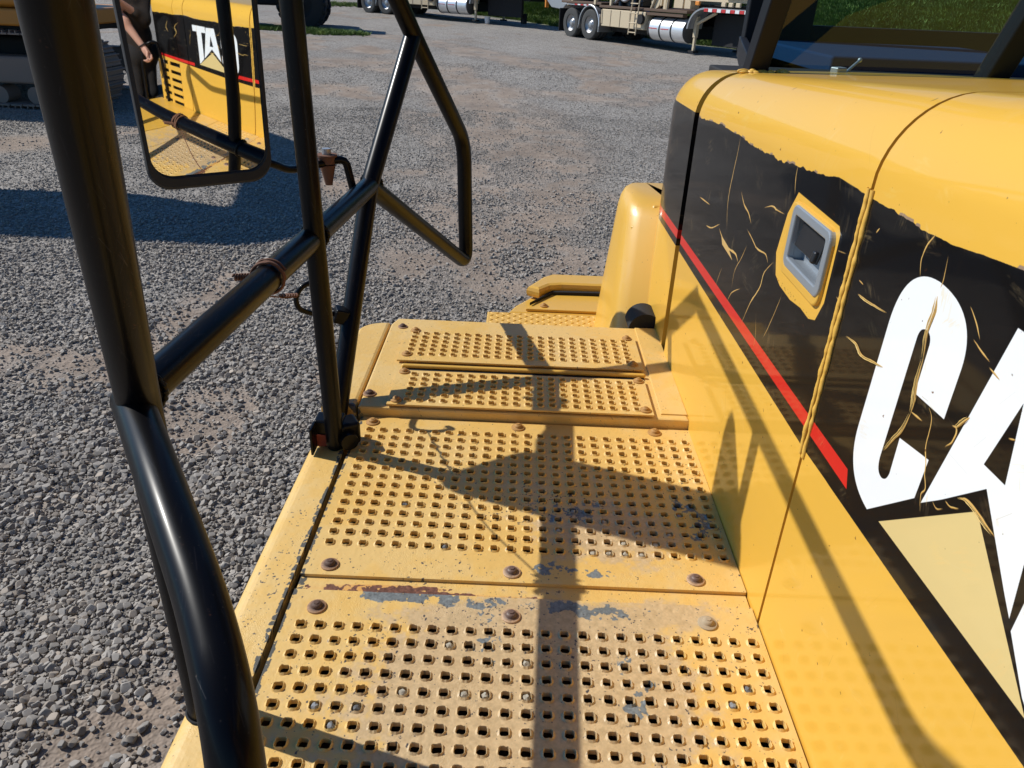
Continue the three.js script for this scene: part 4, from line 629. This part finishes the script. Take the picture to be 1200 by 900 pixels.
{ // pebbles jammed in the holes of the walkway
  const r = rng(77), g = new THREE.IcosahedronGeometry(1, 1), p = g.attributes.position, q = V(0, 0, 0);
  for (let i = 0; i < p.count; i++) { q.fromBufferAttribute(p, i).multiplyScalar(0.8 + 0.35 * h2(Math.round(q.x * 40), Math.round(q.y * 40) + Math.round(q.z * 40) * 9, 6)); p.setXYZ(i, q.x, q.y * 0.8, q.z * 0.9); } g.computeVertexNormals();
  const ms = [std([0.24, 0.25, 0.26], 0.9), std([0.4, 0.36, 0.28], 0.95), std([0.13, 0.13, 0.13], 0.9)];
  for (const [i, j, pl, k] of [[3, 1, 1, 0], [2, 2, 1, 0], [4, 2, 1, 2], [8, 6, 1, 1], [12, 5, 1, 1], [6, 3, 1, 1], [9, 3, 1, 1], [10, 3, 1, 1], [12, 3, 1, 1], [23, 4, 1, 2], [22, 3, 1, 0], [7, 0, 0, 2], [14, 2, 0, 1], [15, 4, 0, 1], [16, 0, 0, 1], [17, 0, 0, 1], [18, 0, 0, 1], [19, 0, 0, 1], [18, 1, 0, 1], [19, 2, 0, 1], [17, 3, 0, 1], [20, 1, 0, 1], [21, 2, 0, 1], [22, 4, 0, 0], [4, 4, 0, 2]]) {
    const o = mesh(numbered('pebble'), g, ms[k], scene); o.scale.set(0.0078, 0.008, 0.0078); o.rotation.set(r() * 6, r() * 6, r() * 6);
    o.position.set(-0.352 + i * 0.033, EYE - 1.0 - 0.0035, pl ? -0.717 - j * 0.033 : -1.166 - j * 0.033); tag(o, 'small stone jammed in a punched hole of the yellow walkway plate', 'stone', 'stones jammed in the walkway holes');
  }
}
// ------------------------------------------------------------------ trailers at the foot of the bank
function tyreGeo(R, w, rim, lugs = 0) {
  const prof = [[rim, -w / 2 + 0.01], [rim + 0.02, -w / 2], [R * 0.9, -w / 2 - 0.005], [R * 0.985, -w / 2 + 0.02], [R, -w / 2 + 0.05], [R, -w * 0.12], [R - 0.012, -w * 0.1], [R - 0.012, w * 0.1], [R, w * 0.12], [R, w / 2 - 0.05], [R * 0.985, w / 2 - 0.02], [R * 0.9, w / 2 + 0.005], [rim + 0.02, w / 2], [rim, w / 2 - 0.01]];
  const a = [new THREE.LatheGeometry(prof.map(([x, y]) => new THREE.Vector2(x, y)), 44).rotateX(Math.PI / 2)];
  for (let k = 0; k < lugs; k++) for (const s of [-1, 1]) a.push(rbox(0.13, 0.09, w * 0.52, 0.02).rotateY(s * 0.45).translate(0, R + 0.025, s * w * 0.25).rotateZ((k + (s > 0 ? 0.5 : 0)) / lugs * Math.PI * 2));
  return join(a);
}
const rimGeo = (rim) => join(new THREE.LatheGeometry([[0.001, 0.03], [0.09, 0.03], [0.1, 0.0], [0.16, -0.03], [rim * 0.7, -0.045], [rim * 0.92, -0.01], [rim, 0.03], [rim + 0.015, 0.035], [rim + 0.012, -0.06]].map(([x, y]) => new THREE.Vector2(x, y)), 32).rotateX(Math.PI / 2).rotateZ(0.2), ...Array.from({ length: 8 }, (_, k) => new THREE.CylinderGeometry(0.014, 0.014, 0.03, 6).rotateX(Math.PI / 2).translate(0.13 * Math.cos(k * 0.785), 0.13 * Math.sin(k * 0.785), 0)));
function makeTrailer(label) {
  const t = thing('plant_trailer', label, 'trailer', 0, 0, 0, 0, 'equipment trailers parked by the grass bank');
  const Z = 1.25, P = (n, g, m, p = t) => mesh(n, g, m, p);
  const tg = tyreGeo(0.52, 0.27, 0.29), rg = rimGeo(0.29);
  for (const x of [0, -1.25]) for (const z of [Z - 0.14, Z - 0.46, -Z + 0.14, -Z + 0.46]) { const w = P('wheel', tg.clone().translate(x, 0.52, z), M.tyreGrey); if (Math.abs(z) > 1) P('rim', rg.clone().rotateY(z > 0 ? 0 : Math.PI).translate(x, 0.52, z + 0.06 * Math.sign(z)), M.steel, w); }
  for (const x of [0, -1.25]) P('axle', new THREE.CylinderGeometry(0.07, 0.07, 2.1, 12).rotateX(Math.PI / 2).translate(x, 0.52, 0), M.dark);
  // fenders: grey sheet over the wheels with a rolled lip
  const fs = new THREE.Shape(); fs.moveTo(-0.72, 0.35); fs.absarc(0, 0.52, 0.62, Math.PI, 0, true); fs.lineTo(0.62, 0.3); fs.lineTo(0.66, 0.3); fs.absarc(0, 0.52, 0.66, 0, Math.PI, false); fs.lineTo(-0.72, 0.35); fs.closePath();
  const fd = P('fender', join(new THREE.ExtrudeGeometry(fs, { depth: 0.7, bevelEnabled: false, curveSegments: 20 }).translate(0, 0, Z - 0.68), box(-1.9, 0, 1.14, 1.17, Z - 0.66, Z + 0.01), new THREE.ExtrudeGeometry(fs, { depth: 0.7, bevelEnabled: false, curveSegments: 20 }).translate(0, 0, -Z - 0.02), box(0.6, 0.66, 0.3, 0.9, Z - 0.65, Z)), M.steel);
  P('fender_lip', new THREE.TorusGeometry(0.66, 0.025, 8, 30, Math.PI * 0.55).rotateZ(-0.05).translate(0, 0.52, Z + 0.01), M.chrome, fd);
  for (let k = 0; k < 5; k++) P('reflector', box(-1.0 + k * 0.2, -0.82 + k * 0.2, 1.145, 1.185, Z + 0.008, Z + 0.02, 0.003), k % 2 ? M.white : M.red, fd);
  P('mud_flap', box(-2.02, -1.98, 0.2, 1.0, Z - 0.6, Z + 0.02), M.dark);
  // chassis, side box
  P('chassis', join(box(-2.2, 5.2, 0.75, 1.0, -0.55, -0.35), box(-2.2, 5.2, 0.75, 1.0, 0.35, 0.55), box(5.0, 8.6, 1.1, 1.4, -0.6, 0.6), bar(V(4.6, 0.85, 0.5), V(5.6, 1.25, 0.5), 0.15, 0.25), bar(V(4.6, 0.85, -0.5), V(5.6, 1.25, -0.5), 0.15, 0.25), box(0.8, 5.0, 0.35, 0.75, -1.0, 0.8)), M.dark);
  P('side_box', join(box(0.75, 3.25, 0.52, 1.08, Z - 0.5, Z - 0.02, 0.02), bar(V(0.76, 1.06, Z - 0.2), V(0.78, 0.6, Z - 0.2), 0.4, 0.05)), M.cream);
  for (const x of [1.3, 1.85, 2.4]) P('box_seam', box(x - 0.012, x + 0.012, 0.54, 1.06, Z - 0.03, Z - 0.012, 0.003), M.brown);
  P('deck', join(box(0.55, 5.3, 1.12, 1.2, -Z, Z - 0.02, 0.01), box(-2.1, 0.55, 1.2, 1.28, -Z, Z - 0.1, 0.01), box(3.2, 5.1, 1.0, 1.1, Z - 0.25, Z - 0.05)), M.brown);
  // ladder and spare hose reel
  const ld = P('ladder', join(rod(V(2.55, 0.35, Z + 0.1), V(2.62, 2.2, Z + 0.05), 0.022), rod(V(2.95, 0.35, Z + 0.1), V(3.0, 2.2, Z + 0.05), 0.022)), M.cream);
  for (let k = 0; k < 6; k++) P('rung', rod(V(2.555, 0.42 + k * 0.3, Z + 0.1), V(2.96, 0.42 + k * 0.3, Z + 0.1), 0.018), M.cream, ld);
  P('hose_reel', new THREE.CylinderGeometry(0.16, 0.16, 0.1, 20).rotateX(Math.PI / 2).translate(3.1, 0.85, Z + 0.05), M.dark);
  // round fuel tank with three straps
  const tk = P('fuel_tank', new THREE.LatheGeometry([[0.001, -0.02], [0.3, 0], [0.355, 0.03], [0.37, 0.07], [0.37, 1.78], [0.355, 1.83]].map(([x, y]) => new THREE.Vector2(x, y)), 36).rotateZ(-Math.PI / 2).translate(3.35, 0.6, Z - 0.4), M.chrome);
  P('tank_end', new THREE.LatheGeometry([[0.001, 0.05], [0.25, 0.035], [0.345, 0.0], [0.357, -0.04]].map(([x, y]) => new THREE.Vector2(x, y)), 30).rotateZ(-Math.PI / 2).translate(5.19, 0.6, Z - 0.4), M.tyreGrey, tk);
  for (const x of [3.45, 4.02, 4.6]) P('strap', new THREE.CylinderGeometry(0.376, 0.376, 0.07, 36, 1, true).rotateZ(Math.PI / 2).translate(x, 0.6, Z - 0.4), M.dark, tk);
  for (const x of [3.7, 4.3]) P('tank_stripe', box(x - 0.2, x + 0.2, 0.6, 0.625, Z - 0.03, Z - 0.022, 0.002), M.red, tk);
  // landing legs, front mudguard with red and white tape
  for (const z of [Z - 0.25, -Z + 0.25]) { const l = P('landing_leg', join(box(5.52, 5.64, 0.45, 1.2, z - 0.06, z + 0.06), box(5.54, 5.62, 0.06, 0.5, z - 0.04, z + 0.04)), M.cream); P('leg_foot', box(5.46, 5.7, 0.0, 0.06, z - 0.12, z + 0.12), M.dark, l); }
  P('leg_brace', rod(V(5.6, 0.85, Z - 0.25), V(6.4, 1.2, Z - 0.25), 0.05), M.cream);
  const gs = new THREE.Shape(); gs.moveTo(5.5, 0.7); gs.quadraticCurveTo(5.55, 1.2, 6.1, 1.28); gs.lineTo(8.4, 1.28); gs.lineTo(8.4, 1.33); gs.lineTo(6.1, 1.33); gs.quadraticCurveTo(5.5, 1.25, 5.44, 0.7); gs.closePath();
  const mg = P('mudguard', new THREE.ExtrudeGeometry(gs, { depth: 0.6, bevelEnabled: false }).translate(0, 0, Z - 0.55), M.steel);
  for (let k = 0; k < 12; k++) P('reflector', box(6.15 + k * 0.19, 6.32 + k * 0.19, 1.22, 1.31, Z + 0.055, Z + 0.07, 0.003), k % 2 ? M.white : M.red, mg);
  P('gooseneck_plate', join(box(6.0, 7.9, 0.25, 1.15, Z - 0.75, Z - 0.6), box(7.6, 7.8, 0.0, 0.4, 0.1, 0.3), box(6.2, 8.3, 0.9, 1.2, -0.6, 0.6)), M.dark);
  for (const [x, m] of [[5.75, M.orange], [8.3, M.orange], [6.9, M.cream], [7.2, M.cream], [7.5, M.cream]]) P('marker_lamp', box(x - 0.09, x + 0.09, 1.38, 1.5, Z - 0.05, Z + 0.02, 0.02), m);
  // machinery on the deck
  P('frame_post', join(box(0.1, 0.22, 1.2, 2.6, Z - 0.2, Z - 0.08), box(1.05, 1.15, 1.2, 2.6, Z - 0.2, Z - 0.1), box(3.9, 4.02, 1.2, 2.6, Z - 0.35, Z - 0.2), rod(V(3.3, 1.2, Z - 0.2), V(3.9, 2.4, Z - 0.2), 0.04), rod(V(4.1, 1.2, Z - 0.2), V(4.15, 2.4, Z - 0.2), 0.04), rod(V(-1.5, 1.25, Z - 0.2), V(-0.1, 2.2, Z - 0.2), 0.05)), M.cream);
  P('drum', new THREE.CylinderGeometry(0.5, 0.3, 0.9, 24).translate(0.55, 1.85, 0.6), M.tan);
  const eng = P('engine', join(box(1.3, 2.5, 1.2, 2.4, -0.6, 0.8, 0.05), ...Array.from({ length: 7 }, (_, k) => new THREE.CylinderGeometry(0.08 + 0.05 * h2(k, 2), 0.1, 0.5 + 0.4 * h2(k, 3), 14).rotateZ(h2(k, 5) * 1.4).translate(1.35 + k * 0.2, 1.45 + 0.5 * h2(k, 6), 0.9))), M.darkMetal);
  P('exhaust_pipe', tube([V(1.2, 1.3, 1.0), V(1.5, 1.5, 1.05), V(1.8, 1.35, 1.05), V(2.3, 1.6, 1.0)], 0.06, 0.15), M.steel, eng);
  P('belt_guard', join(new THREE.CylinderGeometry(0.22, 0.22, 0.12, 20).rotateX(Math.PI / 2).translate(3.45, 1.42, 0.95), box(3.4, 3.75, 1.3, 1.55, 0.9, 1.0)), M.cream);
  P('hopper_wall', join(box(4.3, 4.75, 1.25, 2.5, -0.9, 0.95, 0.02), box(4.85, 5.15, 1.25, 2.5, 0.5, 0.98, 0.02)), M.cream);
  P('upper_frame', join(box(5.1, 8.3, 1.5, 1.66, Z - 0.45, Z - 0.2), box(5.2, 5.3, 1.6, 2.6, Z - 0.3, Z - 0.2), rod(V(6.0, 1.6, Z - 0.25), V(6.2, 2.4, Z - 0.25), 0.04), rod(V(6.6, 1.6, Z - 0.25), V(6.4, 2.4, Z - 0.25), 0.04), box(5.1, 8.3, 2.3, 2.42, Z - 0.45, Z - 0.2)), M.cream);
  P('pump_block', box(5.5, 6.7, 1.66, 2.3, -0.6, 0.5, 0.04), M.darkMetal);
  P('tool_box', join(box(6.75, 7.7, 1.66, 2.15, Z - 0.55, Z - 0.02, 0.02), box(6.7, 7.75, 2.15, 2.18, Z - 0.58, Z + 0.01)), M.cream);
  P('control_cabinet', join(box(7.85, 8.3, 1.66, 2.7, 0.3, Z - 0.1, 0.02), box(8.0, 8.15, 2.0, 2.3, Z - 0.1, Z - 0.08)), M.white);
  // discharge chute at the tail
  const cs = new THREE.Shape([[-4.1, 2.3], [-4.15, 1.5], [-3.4, 1.0], [-2.6, 0.95], [-1.7, 1.6], [-1.3, 2.3]].map(([x, y]) => new THREE.Vector2(x, y)));
  const ch = P('chute', new THREE.ExtrudeGeometry(cs, { depth: 1.5, bevelEnabled: true, bevelSize: 0.02, bevelThickness: 0.02, bevelSegments: 1 }).translate(0, 0, -0.75), M.steel);
  P('chute_sign', box(-4.05, -3.2, 1.65, 2.2, 0.775, 0.79, 0.003), M.white, ch);
  P('chute_strut', join(rod(V(-2.1, 1.1, 0.8), V(-1.3, 2.3, 0.8), 0.05), rod(V(-1.9, 1.15, 0.82), V(-0.8, 1.9, 0.82), 0.04)), M.cream, ch);
  P('tail_lamp', box(-3.95, -3.85, 0.95, 1.3, 0.6, 0.75, 0.02), M.orange, ch);
  shade(t); return t;
}
const trailer = makeTrailer('tan plant trailer with silver tank and reflective mudguard, directly beyond the hood');
{
  const x = 3.38, z = -31.95, turn = -Math.atan2(4.9, 2.98);
  trailer.position.set(x, groundY(x, z) - 0.03, z); trailer.rotation.y = turn;
  const x2 = -6.17, z2 = -41.5;
  copyThing(trailer, 'plant_trailer', 'farther plant trailer with silver tank, seen behind the bent end of the handrail', x2, groundY(x2, z2) - 0.05, z2, -Math.atan2(3.2, 4.2));
}
// ------------------------------------------------------------------ crawler excavator on the left
{
  const ex = thing('excavator', 'dark yellow crawler excavator with steel tracks standing behind the near post', 'excavator', -9.3, 0, -14.5, 0);
  ex.position.y = groundY(-8, -13.2) - 0.02;
  const P = (n, g, m, p = ex) => mesh(n, g, m, p);
  const shoe = join(rbox(0.19, 0.03, 0.6, 0.006), rbox(0.02, 0.05, 0.6, 0.004).translate(-0.06, 0.035, 0), rbox(0.02, 0.04, 0.6, 0.004).translate(0.03, 0.03, 0));
  for (const z of [1.3, -1.1]) {
    const tr = P('track', join(box(-1.75, 1.75, 0.38, 0.8, z - 0.2, z + 0.2, 0.05), ...[-1.95, 1.95].map((x) => new THREE.CylinderGeometry(0.46, 0.46, 0.3, 28).rotateX(Math.PI / 2).translate(x, 0.6, z)), ...[-1.2, -0.6, 0, 0.6, 1.2].map((x) => new THREE.CylinderGeometry(0.14, 0.14, 0.34, 16).rotateX(Math.PI / 2).translate(x, 0.2, z))), M.trackSteel);
    const L = 3.9, r = 0.54, per = 2 * L + 2 * Math.PI * r, n = 54;
    for (let k = 0; k < n; k++) {
      let s = k / n * per, x, y, a;
      if (s < L) { x = -L / 2 + s; y = 0.6 + r; a = 0; } else if (s < L + Math.PI * r) { const t = (s - L) / r; x = L / 2 + r * Math.sin(t); y = 0.6 + r * Math.cos(t); a = -t; } else if (s < 2 * L + Math.PI * r) { x = L / 2 - (s - L - Math.PI * r); y = 0.6 - r; a = Math.PI; } else { const t = (s - 2 * L - Math.PI * r) / r; x = -L / 2 - r * Math.sin(t); y = 0.6 - r * Math.cos(t); a = Math.PI - t; }
      const m = P('track_shoe', shoe, M.trackSteel, tr); m.position.set(x, y, z); m.rotation.z = a;
    }
  }
  P('undercarriage', join(box(-1.1, 1.1, 0.55, 1.05, -0.9, 0.9, 0.08), new THREE.CylinderGeometry(0.75, 0.75, 0.25, 30).translate(0, 1.12, 0)), M.dark);
  const h = P('house', join(box(-2.7, 1.9, 1.25, 1.5, -1.5, 1.55, 0.04), box(-2.6, 0.4, 1.5, 2.9, -1.45, 1.5, 0.12)), M.exYellow);
  P('house_skirt', box(-2.5, 1.8, 1.16, 1.3, -1.4, 1.4, 0.03), M.dark, h);
  P('counterweight', box(-3.3, -2.55, 1.2, 2.7, -1.5, 1.5, 0.2), M.exYellow, h);
  const cb = P('cab', box(0.45, 1.85, 1.5, 3.1, 0.45, 1.5, 0.12), M.exYellow);
  P('cab_window', box(0.6, 1.75, 1.95, 2.95, 1.49, 1.515, 0.01), M.cabBlack, cb);
  P('badge', (() => { const s = new THREE.Shape([[0, 0], [0.03, 0.07], [0, 0.13], [0.05, 0.13], [0.08, 0.08], [0.15, 0.07], [0.2, 0.1], [0.17, 0.02], [0.19, -0.06], [0.15, -0.06], [0.12, 0.0], [0.06, 0.0], [0.03, -0.06]].map(([x, y]) => new THREE.Vector2(x, y))); return new THREE.ExtrudeGeometry(s, { depth: 0.006, bevelEnabled: false }).translate(1.55, 1.36, 1.552); })(), M.white, h);
  const bm = P('boom', join(bar(V(1.1, 1.9, 0), V(1.5, 4.2, 2.2), 0.42, 0.7), bar(V(1.5, 4.2, 2.2), V(1.6, 4.8, 5.2), 0.4, 0.6)), M.exYellow);
  P('boom_ram', rod(V(1.4, 1.7, 0.5), V(1.6, 4.0, 2.5), 0.09), M.steel, bm);
  const st = P('stick', join(bar(V(1.6, 4.9, 4.8), V(1.4, 4.4, 5.6), 0.34, 0.5)), M.exYellow);
  P('bucket', (() => { const s = new THREE.Shape(); s.moveTo(-0.1, 0); s.absarc(0, 0.6, 1.0, -1.7, 1.2, false); s.lineTo(-0.1, 1.7); s.closePath(); return new THREE.ExtrudeGeometry(s, { depth: 2.5, bevelEnabled: true, bevelSize: 0.04, bevelThickness: 0.04, bevelSegments: 1 }).rotateY(-Math.PI / 2).translate(2.0, 3.3, 5.4); })(), M.trackSteel, st);
  shade(ex);
}
// ------------------------------------------------------------------ dark machine on lugged tyres farther back
{
  const o = thing('wheel_loader', 'dark wheeled machine on large lugged tyres in the shade behind the mirror', 'construction machine', -9.85, 0, -31, 0.15);
  o.position.y = groundY(-9, -31) - 0.06;
  const P = (n, g, m, p = o) => mesh(n, g, m, p), tg = tyreGeo(0.8, 0.62, 0.4, 20);
  for (const [x, z] of [[1.5, 1.0], [1.5, -1.0], [-1.7, 1.0], [-1.7, -1.0]]) { const w = P('wheel', tg.clone().translate(x, 0.8, z), M.rubber); P('rim', rimGeo(0.39).rotateY(z > 0 ? 0 : Math.PI).translate(x, 0.8, z + 0.25 * Math.sign(z)), M.dark, w); }
  P('chassis', join(box(-2.6, 2.3, 0.75, 1.4, -0.65, 0.65, 0.1), ...[1.5, -1.7].map((x) => box(x - 0.2, x + 0.2, 0.7, 1.0, -1, 1, 0.05))), M.dark);
  P('fender', join(box(0.5, 2.5, 1.85, 1.95, 0.6, 1.4, 0.04), box(-2.7, -0.7, 1.85, 1.95, 0.6, 1.4, 0.04)), M.dark);
  P('engine_cover', box(-2.7, -0.4, 1.4, 2.5, -0.75, 0.75, 0.12), M.exYellow);
  const c = P('cab', box(-0.3, 1.3, 1.4, 3.3, -0.75, 0.75, 0.12), M.exYellow); P('cab_window', box(-0.1, 1.1, 2.2, 3.1, 0.745, 0.765, 0.01), M.cabBlack, c);
  shade(o);
}
{ // bits at the foot of the bank
  const x = -1.8, z = -37.2, o = tag(mesh(numbered('pail'), join(new THREE.CylinderGeometry(0.13, 0.11, 0.26, 18).translate(0, 0.13, 0), new THREE.TorusGeometry(0.13, 0.012, 8, 20).rotateX(Math.PI / 2).translate(0, 0.26, 0)), M.white, scene), 'tiny white pail lying by the edge of the grass bank', 'pail'); o.position.set(x, groundY(x, z), z);
  const x2 = 8.6, z2 = -33.6, q = tag(mesh(numbered('hose'), tube([V(-0.22, 0.05, 0), V(0.2, 0.08, 0.05), V(-0.16, 0.42, 0), V(0.1, 0.5, 0), V(0.22, 0.42, 0)], 0.022, 0.06), M.dark, scene), 'short black hose bent in a zigzag on the grass below the trailer', 'hose'); q.position.set(x2, groundY(x2, z2) + 0.1, z2); q.rotation.y = -0.3;
}
// ------------------------------------------------------------------ the person steadying at the back, seen in the mirror
{
  const at = { x: 0.33, y: EYE - 1.45, z: 0.45 };
  const o = thing('person', 'person in dark brown shirt gripping the rear grab handle, seen in the mirror', 'person', at.x, at.y, at.z);
  const T = (x, y, z) => [x - at.x, y + EYE - at.y, z - at.z];
  const cap = (p, a, b, ra, rb) => { const bx = b[0] - a[0], by = b[1] - a[1], bz = b[2] - a[2], px = p[0] - a[0], py = p[1] - a[1], pz = p[2] - a[2], t = clamp((px * bx + py * by + pz * bz) / (bx * bx + by * by + bz * bz)); return Math.hypot(px - bx * t, py - by * t, pz - bz * t) - mix(ra, rb, t); };
  function field(bones, center, half, res, k) {
    const mc = new MarchingCubes(res, M.skin, false, false, 90000); mc.isolation = 0; const S = mc.size, p = [0, 0, 0];
    for (let z = 0; z < S; z++) for (let y = 0; y < S; y++) for (let x = 0; x < S; x++) {
      p[0] = center[0] + half * (x - S / 2) / (S / 2); p[1] = center[1] + half * (y - S / 2) / (S / 2); p[2] = center[2] + half * (z - S / 2) / (S / 2);
      let d = 9; for (const [a, b, ra, rb, kk] of bones) { const e = cap(p, a, b, ra, rb), q = kk ?? k, h = Math.max(q - Math.abs(d - e), 0) / q; d = Math.min(d, e) - h * h * q * 0.25; }
      mc.field[x + y * S + z * S * S] = -d;
    }
    mc.update(); const n = mc.count, g = new THREE.BufferGeometry(), P = new Float32Array(n * 3), N = new Float32Array(n * 3);
    for (let i = 0; i < n; i++) for (let c = 0; c < 3; c++) { P[3 * i + c] = mc.positionArray[3 * i + c] * half + center[c]; N[3 * i + c] = mc.normalArray[3 * i + c]; }
    g.setAttribute('position', new THREE.BufferAttribute(P, 3)); g.setAttribute('normal', new THREE.BufferAttribute(N, 3)); return clean(g);
  }
  const shL = T(0.16, -0.02, 0.38), elL = T(0.19, -0.26, 0.12), wrL = T(0.285, -0.48, 0.03), shR = T(0.6, 0.0, 0.36), elR = T(0.44, -0.26, 0.2), wrR = T(0.12, -0.06, 0.12);
  const chest = T(0.4, -0.1, 0.36), waist = T(0.43, -0.42, 0.36), hip = T(0.43, -0.56, 0.36), neck = T(0.37, 0.08, 0.38), chin = T(0.33, 0.16, 0.39), crown = T(0.34, 0.27, 0.43);
  const hL = T(0.35, -0.6, 0.36), hR = T(0.51, -0.6, 0.36), kL = T(0.3, -1.0, 0.32), kR = T(0.49, -1.0, 0.36), aL = T(0.22, -1.37, 0.46), aR = T(0.44, -1.37, 0.47), tL = T(0.2, -1.42, 0.31), tR = T(0.45, -1.42, 0.32);
  const hand = (w, dir, up, side) => { // palm, four fingers curled over the grip, thumb from the side
    const A = new THREE.Vector3(...dir).normalize(), U = new THREE.Vector3(...up).normalize(), S = A.clone().cross(U).normalize().multiplyScalar(side), W = new THREE.Vector3(...w), q = (a, u, s) => W.clone().addScaledVector(A, a).addScaledVector(U, u).addScaledVector(S, s).toArray(), B = [[W.toArray(), q(0.045, 0, 0), 0.026, 0.024]];
    for (const s of [-0.022, -0.007, 0.008, 0.022]) B.push([q(0.03, 0, s * 0.7), q(0.085, 0.002, s), 0.015, 0.012, 0.02]);
    [[-0.03, 0.03], [-0.011, 0.036], [0.008, 0.034], [0.026, 0.026]].forEach(([s, l]) => { const a = q(0.085, 0.004, s), b = q(0.085 + l * 0.85, -0.012, s * 1.05), c = q(0.085 + l * 1.1, -0.036, s * 1.05), d = q(0.085 + l * 0.7, -0.05, s); B.push([a, b, 0.0092, 0.0088, 0.004], [b, c, 0.0088, 0.0082, 0.004], [c, d, 0.0082, 0.0074, 0.004]); });
    B.push([q(0.02, -0.008, -0.024), q(0.055, -0.026, -0.044), 0.012, 0.0105, 0.008], [q(0.055, -0.026, -0.044), q(0.085, -0.042, -0.03), 0.0105, 0.009, 0.004]);
    return B;
  };
  const dL = [0.16, -0.75, -0.4], dR = [-0.75, 0.3, -0.55];
  const arms = [[shL, elL, 0.05, 0.042], [elL, wrL, 0.043, 0.027], [shR, elR, 0.05, 0.042], [elR, wrR, 0.043, 0.027], [neck, chin, 0.055, 0.06], [T(0.335, 0.2, 0.41), crown, 0.078, 0.088], [chin, T(0.33, 0.15, 0.355), 0.045, 0.035], [T(0.332, 0.205, 0.335), T(0.332, 0.185, 0.315), 0.012, 0.015, 0.01], [T(0.25, 0.2, 0.42), T(0.25, 0.225, 0.43), 0.014, 0.018, 0.008], [T(0.425, 0.2, 0.42), T(0.425, 0.225, 0.43), 0.014, 0.018, 0.008], [chest, waist, 0.12, 0.12], [waist, hip, 0.12, 0.12], [hL, kL, 0.075, 0.055], [hR, kR, 0.075, 0.055], [kL, aL, 0.055, 0.04], [kR, aR, 0.055, 0.04], [shL, shR, 0.06, 0.06], [aL, tL, 0.045, 0.035], [aR, tR, 0.045, 0.035]];
  const mid = T(0.34, -0.58, 0.42);
  const body = field(arms, mid, 0.98, 130, 0.04);
  const handL = field(hand(wrL, dL, [0.85, 0.1, 0.1], 1), wrL.map((v, i) => v + dL[i] * 0.05), 0.15, 84, 0.012), handR = field(hand(wrR, dR, [0.2, 0.9, 0.1], -1), wrR.map((v, i) => v + dR[i] * 0.05), 0.15, 84, 0.012);
  const b = mesh('body', join(body, handL, handR), M.skin, o);
  mesh('shirt', field([[chest, waist, 0.15, 0.145], [T(0.26, -0.08, 0.37), T(0.53, -0.08, 0.37), 0.115, 0.115], [waist, hip, 0.145, 0.15], [shL, shL.map((v, i) => mix(v, elL[i], 0.62)), 0.075, 0.066], [shR, elR, 0.075, 0.062], [elR, elR.map((v, i) => mix(v, wrR[i], 0.3)), 0.062, 0.055], [shL, shR, 0.075, 0.075]], mid, 0.98, 120, 0.05), M.shirt, b);
  mesh('trousers', field([[T(0.36, -0.6, 0.36), T(0.5, -0.6, 0.36), 0.145, 0.145], [hL, kL, 0.1, 0.08], [hR, kR, 0.1, 0.08], [kL, aL, 0.08, 0.07], [kR, aR, 0.08, 0.07]], mid, 0.98, 120, 0.04), M.trouser, b);
  mesh('boots', field([[aL, tL, 0.062, 0.05], [aR, tR, 0.062, 0.05], [aL, T(0.22, -1.4, 0.5), 0.06, 0.05], [aR, T(0.44, -1.4, 0.51), 0.06, 0.05]], T(0.33, -1.35, 0.42), 0.3, 70, 0.02), M.brown, b);
  mesh('hair', field([[T(0.335, 0.235, 0.44), T(0.34, 0.27, 0.44), 0.093, 0.094], [T(0.34, 0.2, 0.475), T(0.34, 0.24, 0.46), 0.07, 0.08]], T(0.34, 0.24, 0.44), 0.16, 60, 0.03), M.hair, b);
  for (const s of [-1, 1]) { mesh('eye', new THREE.SphereGeometry(0.011, 14, 10).translate(...T(0.335 + s * 0.032, 0.222, 0.334)), M.white, b); mesh('eyebrow', rbox(0.034, 0.006, 0.008, 0.003).translate(...T(0.335 + s * 0.032, 0.244, 0.33)), M.hair, b); }
  mesh('mouth', rbox(0.045, 0.007, 0.008, 0.003).translate(...T(0.333, 0.152, 0.322)), M.redRust, b);
  mesh('watch', new THREE.TorusGeometry(0.031, 0.007, 8, 22).lookAt(V(...elL).sub(V(...wrL))).translate(...wrL.map((v, i) => mix(v, elL[i], 0.08))), M.dark, b);
  shade(o);
  const cam = thing('compact_camera', 'small black compact camera held out in the right hand', 'camera', 0.02, EYE - 0.01, 0.06);
  mesh('camera_body', rbox(0.1, 0.06, 0.026, 0.008), M.darkMetal, cam); mesh('lens_ring', new THREE.TorusGeometry(0.016, 0.003, 8, 24).translate(-0.02, 0.01, -0.014), M.steel, cam); mesh('shutter', new THREE.CylinderGeometry(0.006, 0.006, 0.004, 14).translate(0.032, 0.032, 0), M.steel, cam);
  shade(cam);
}
renderer.render(scene, camera);
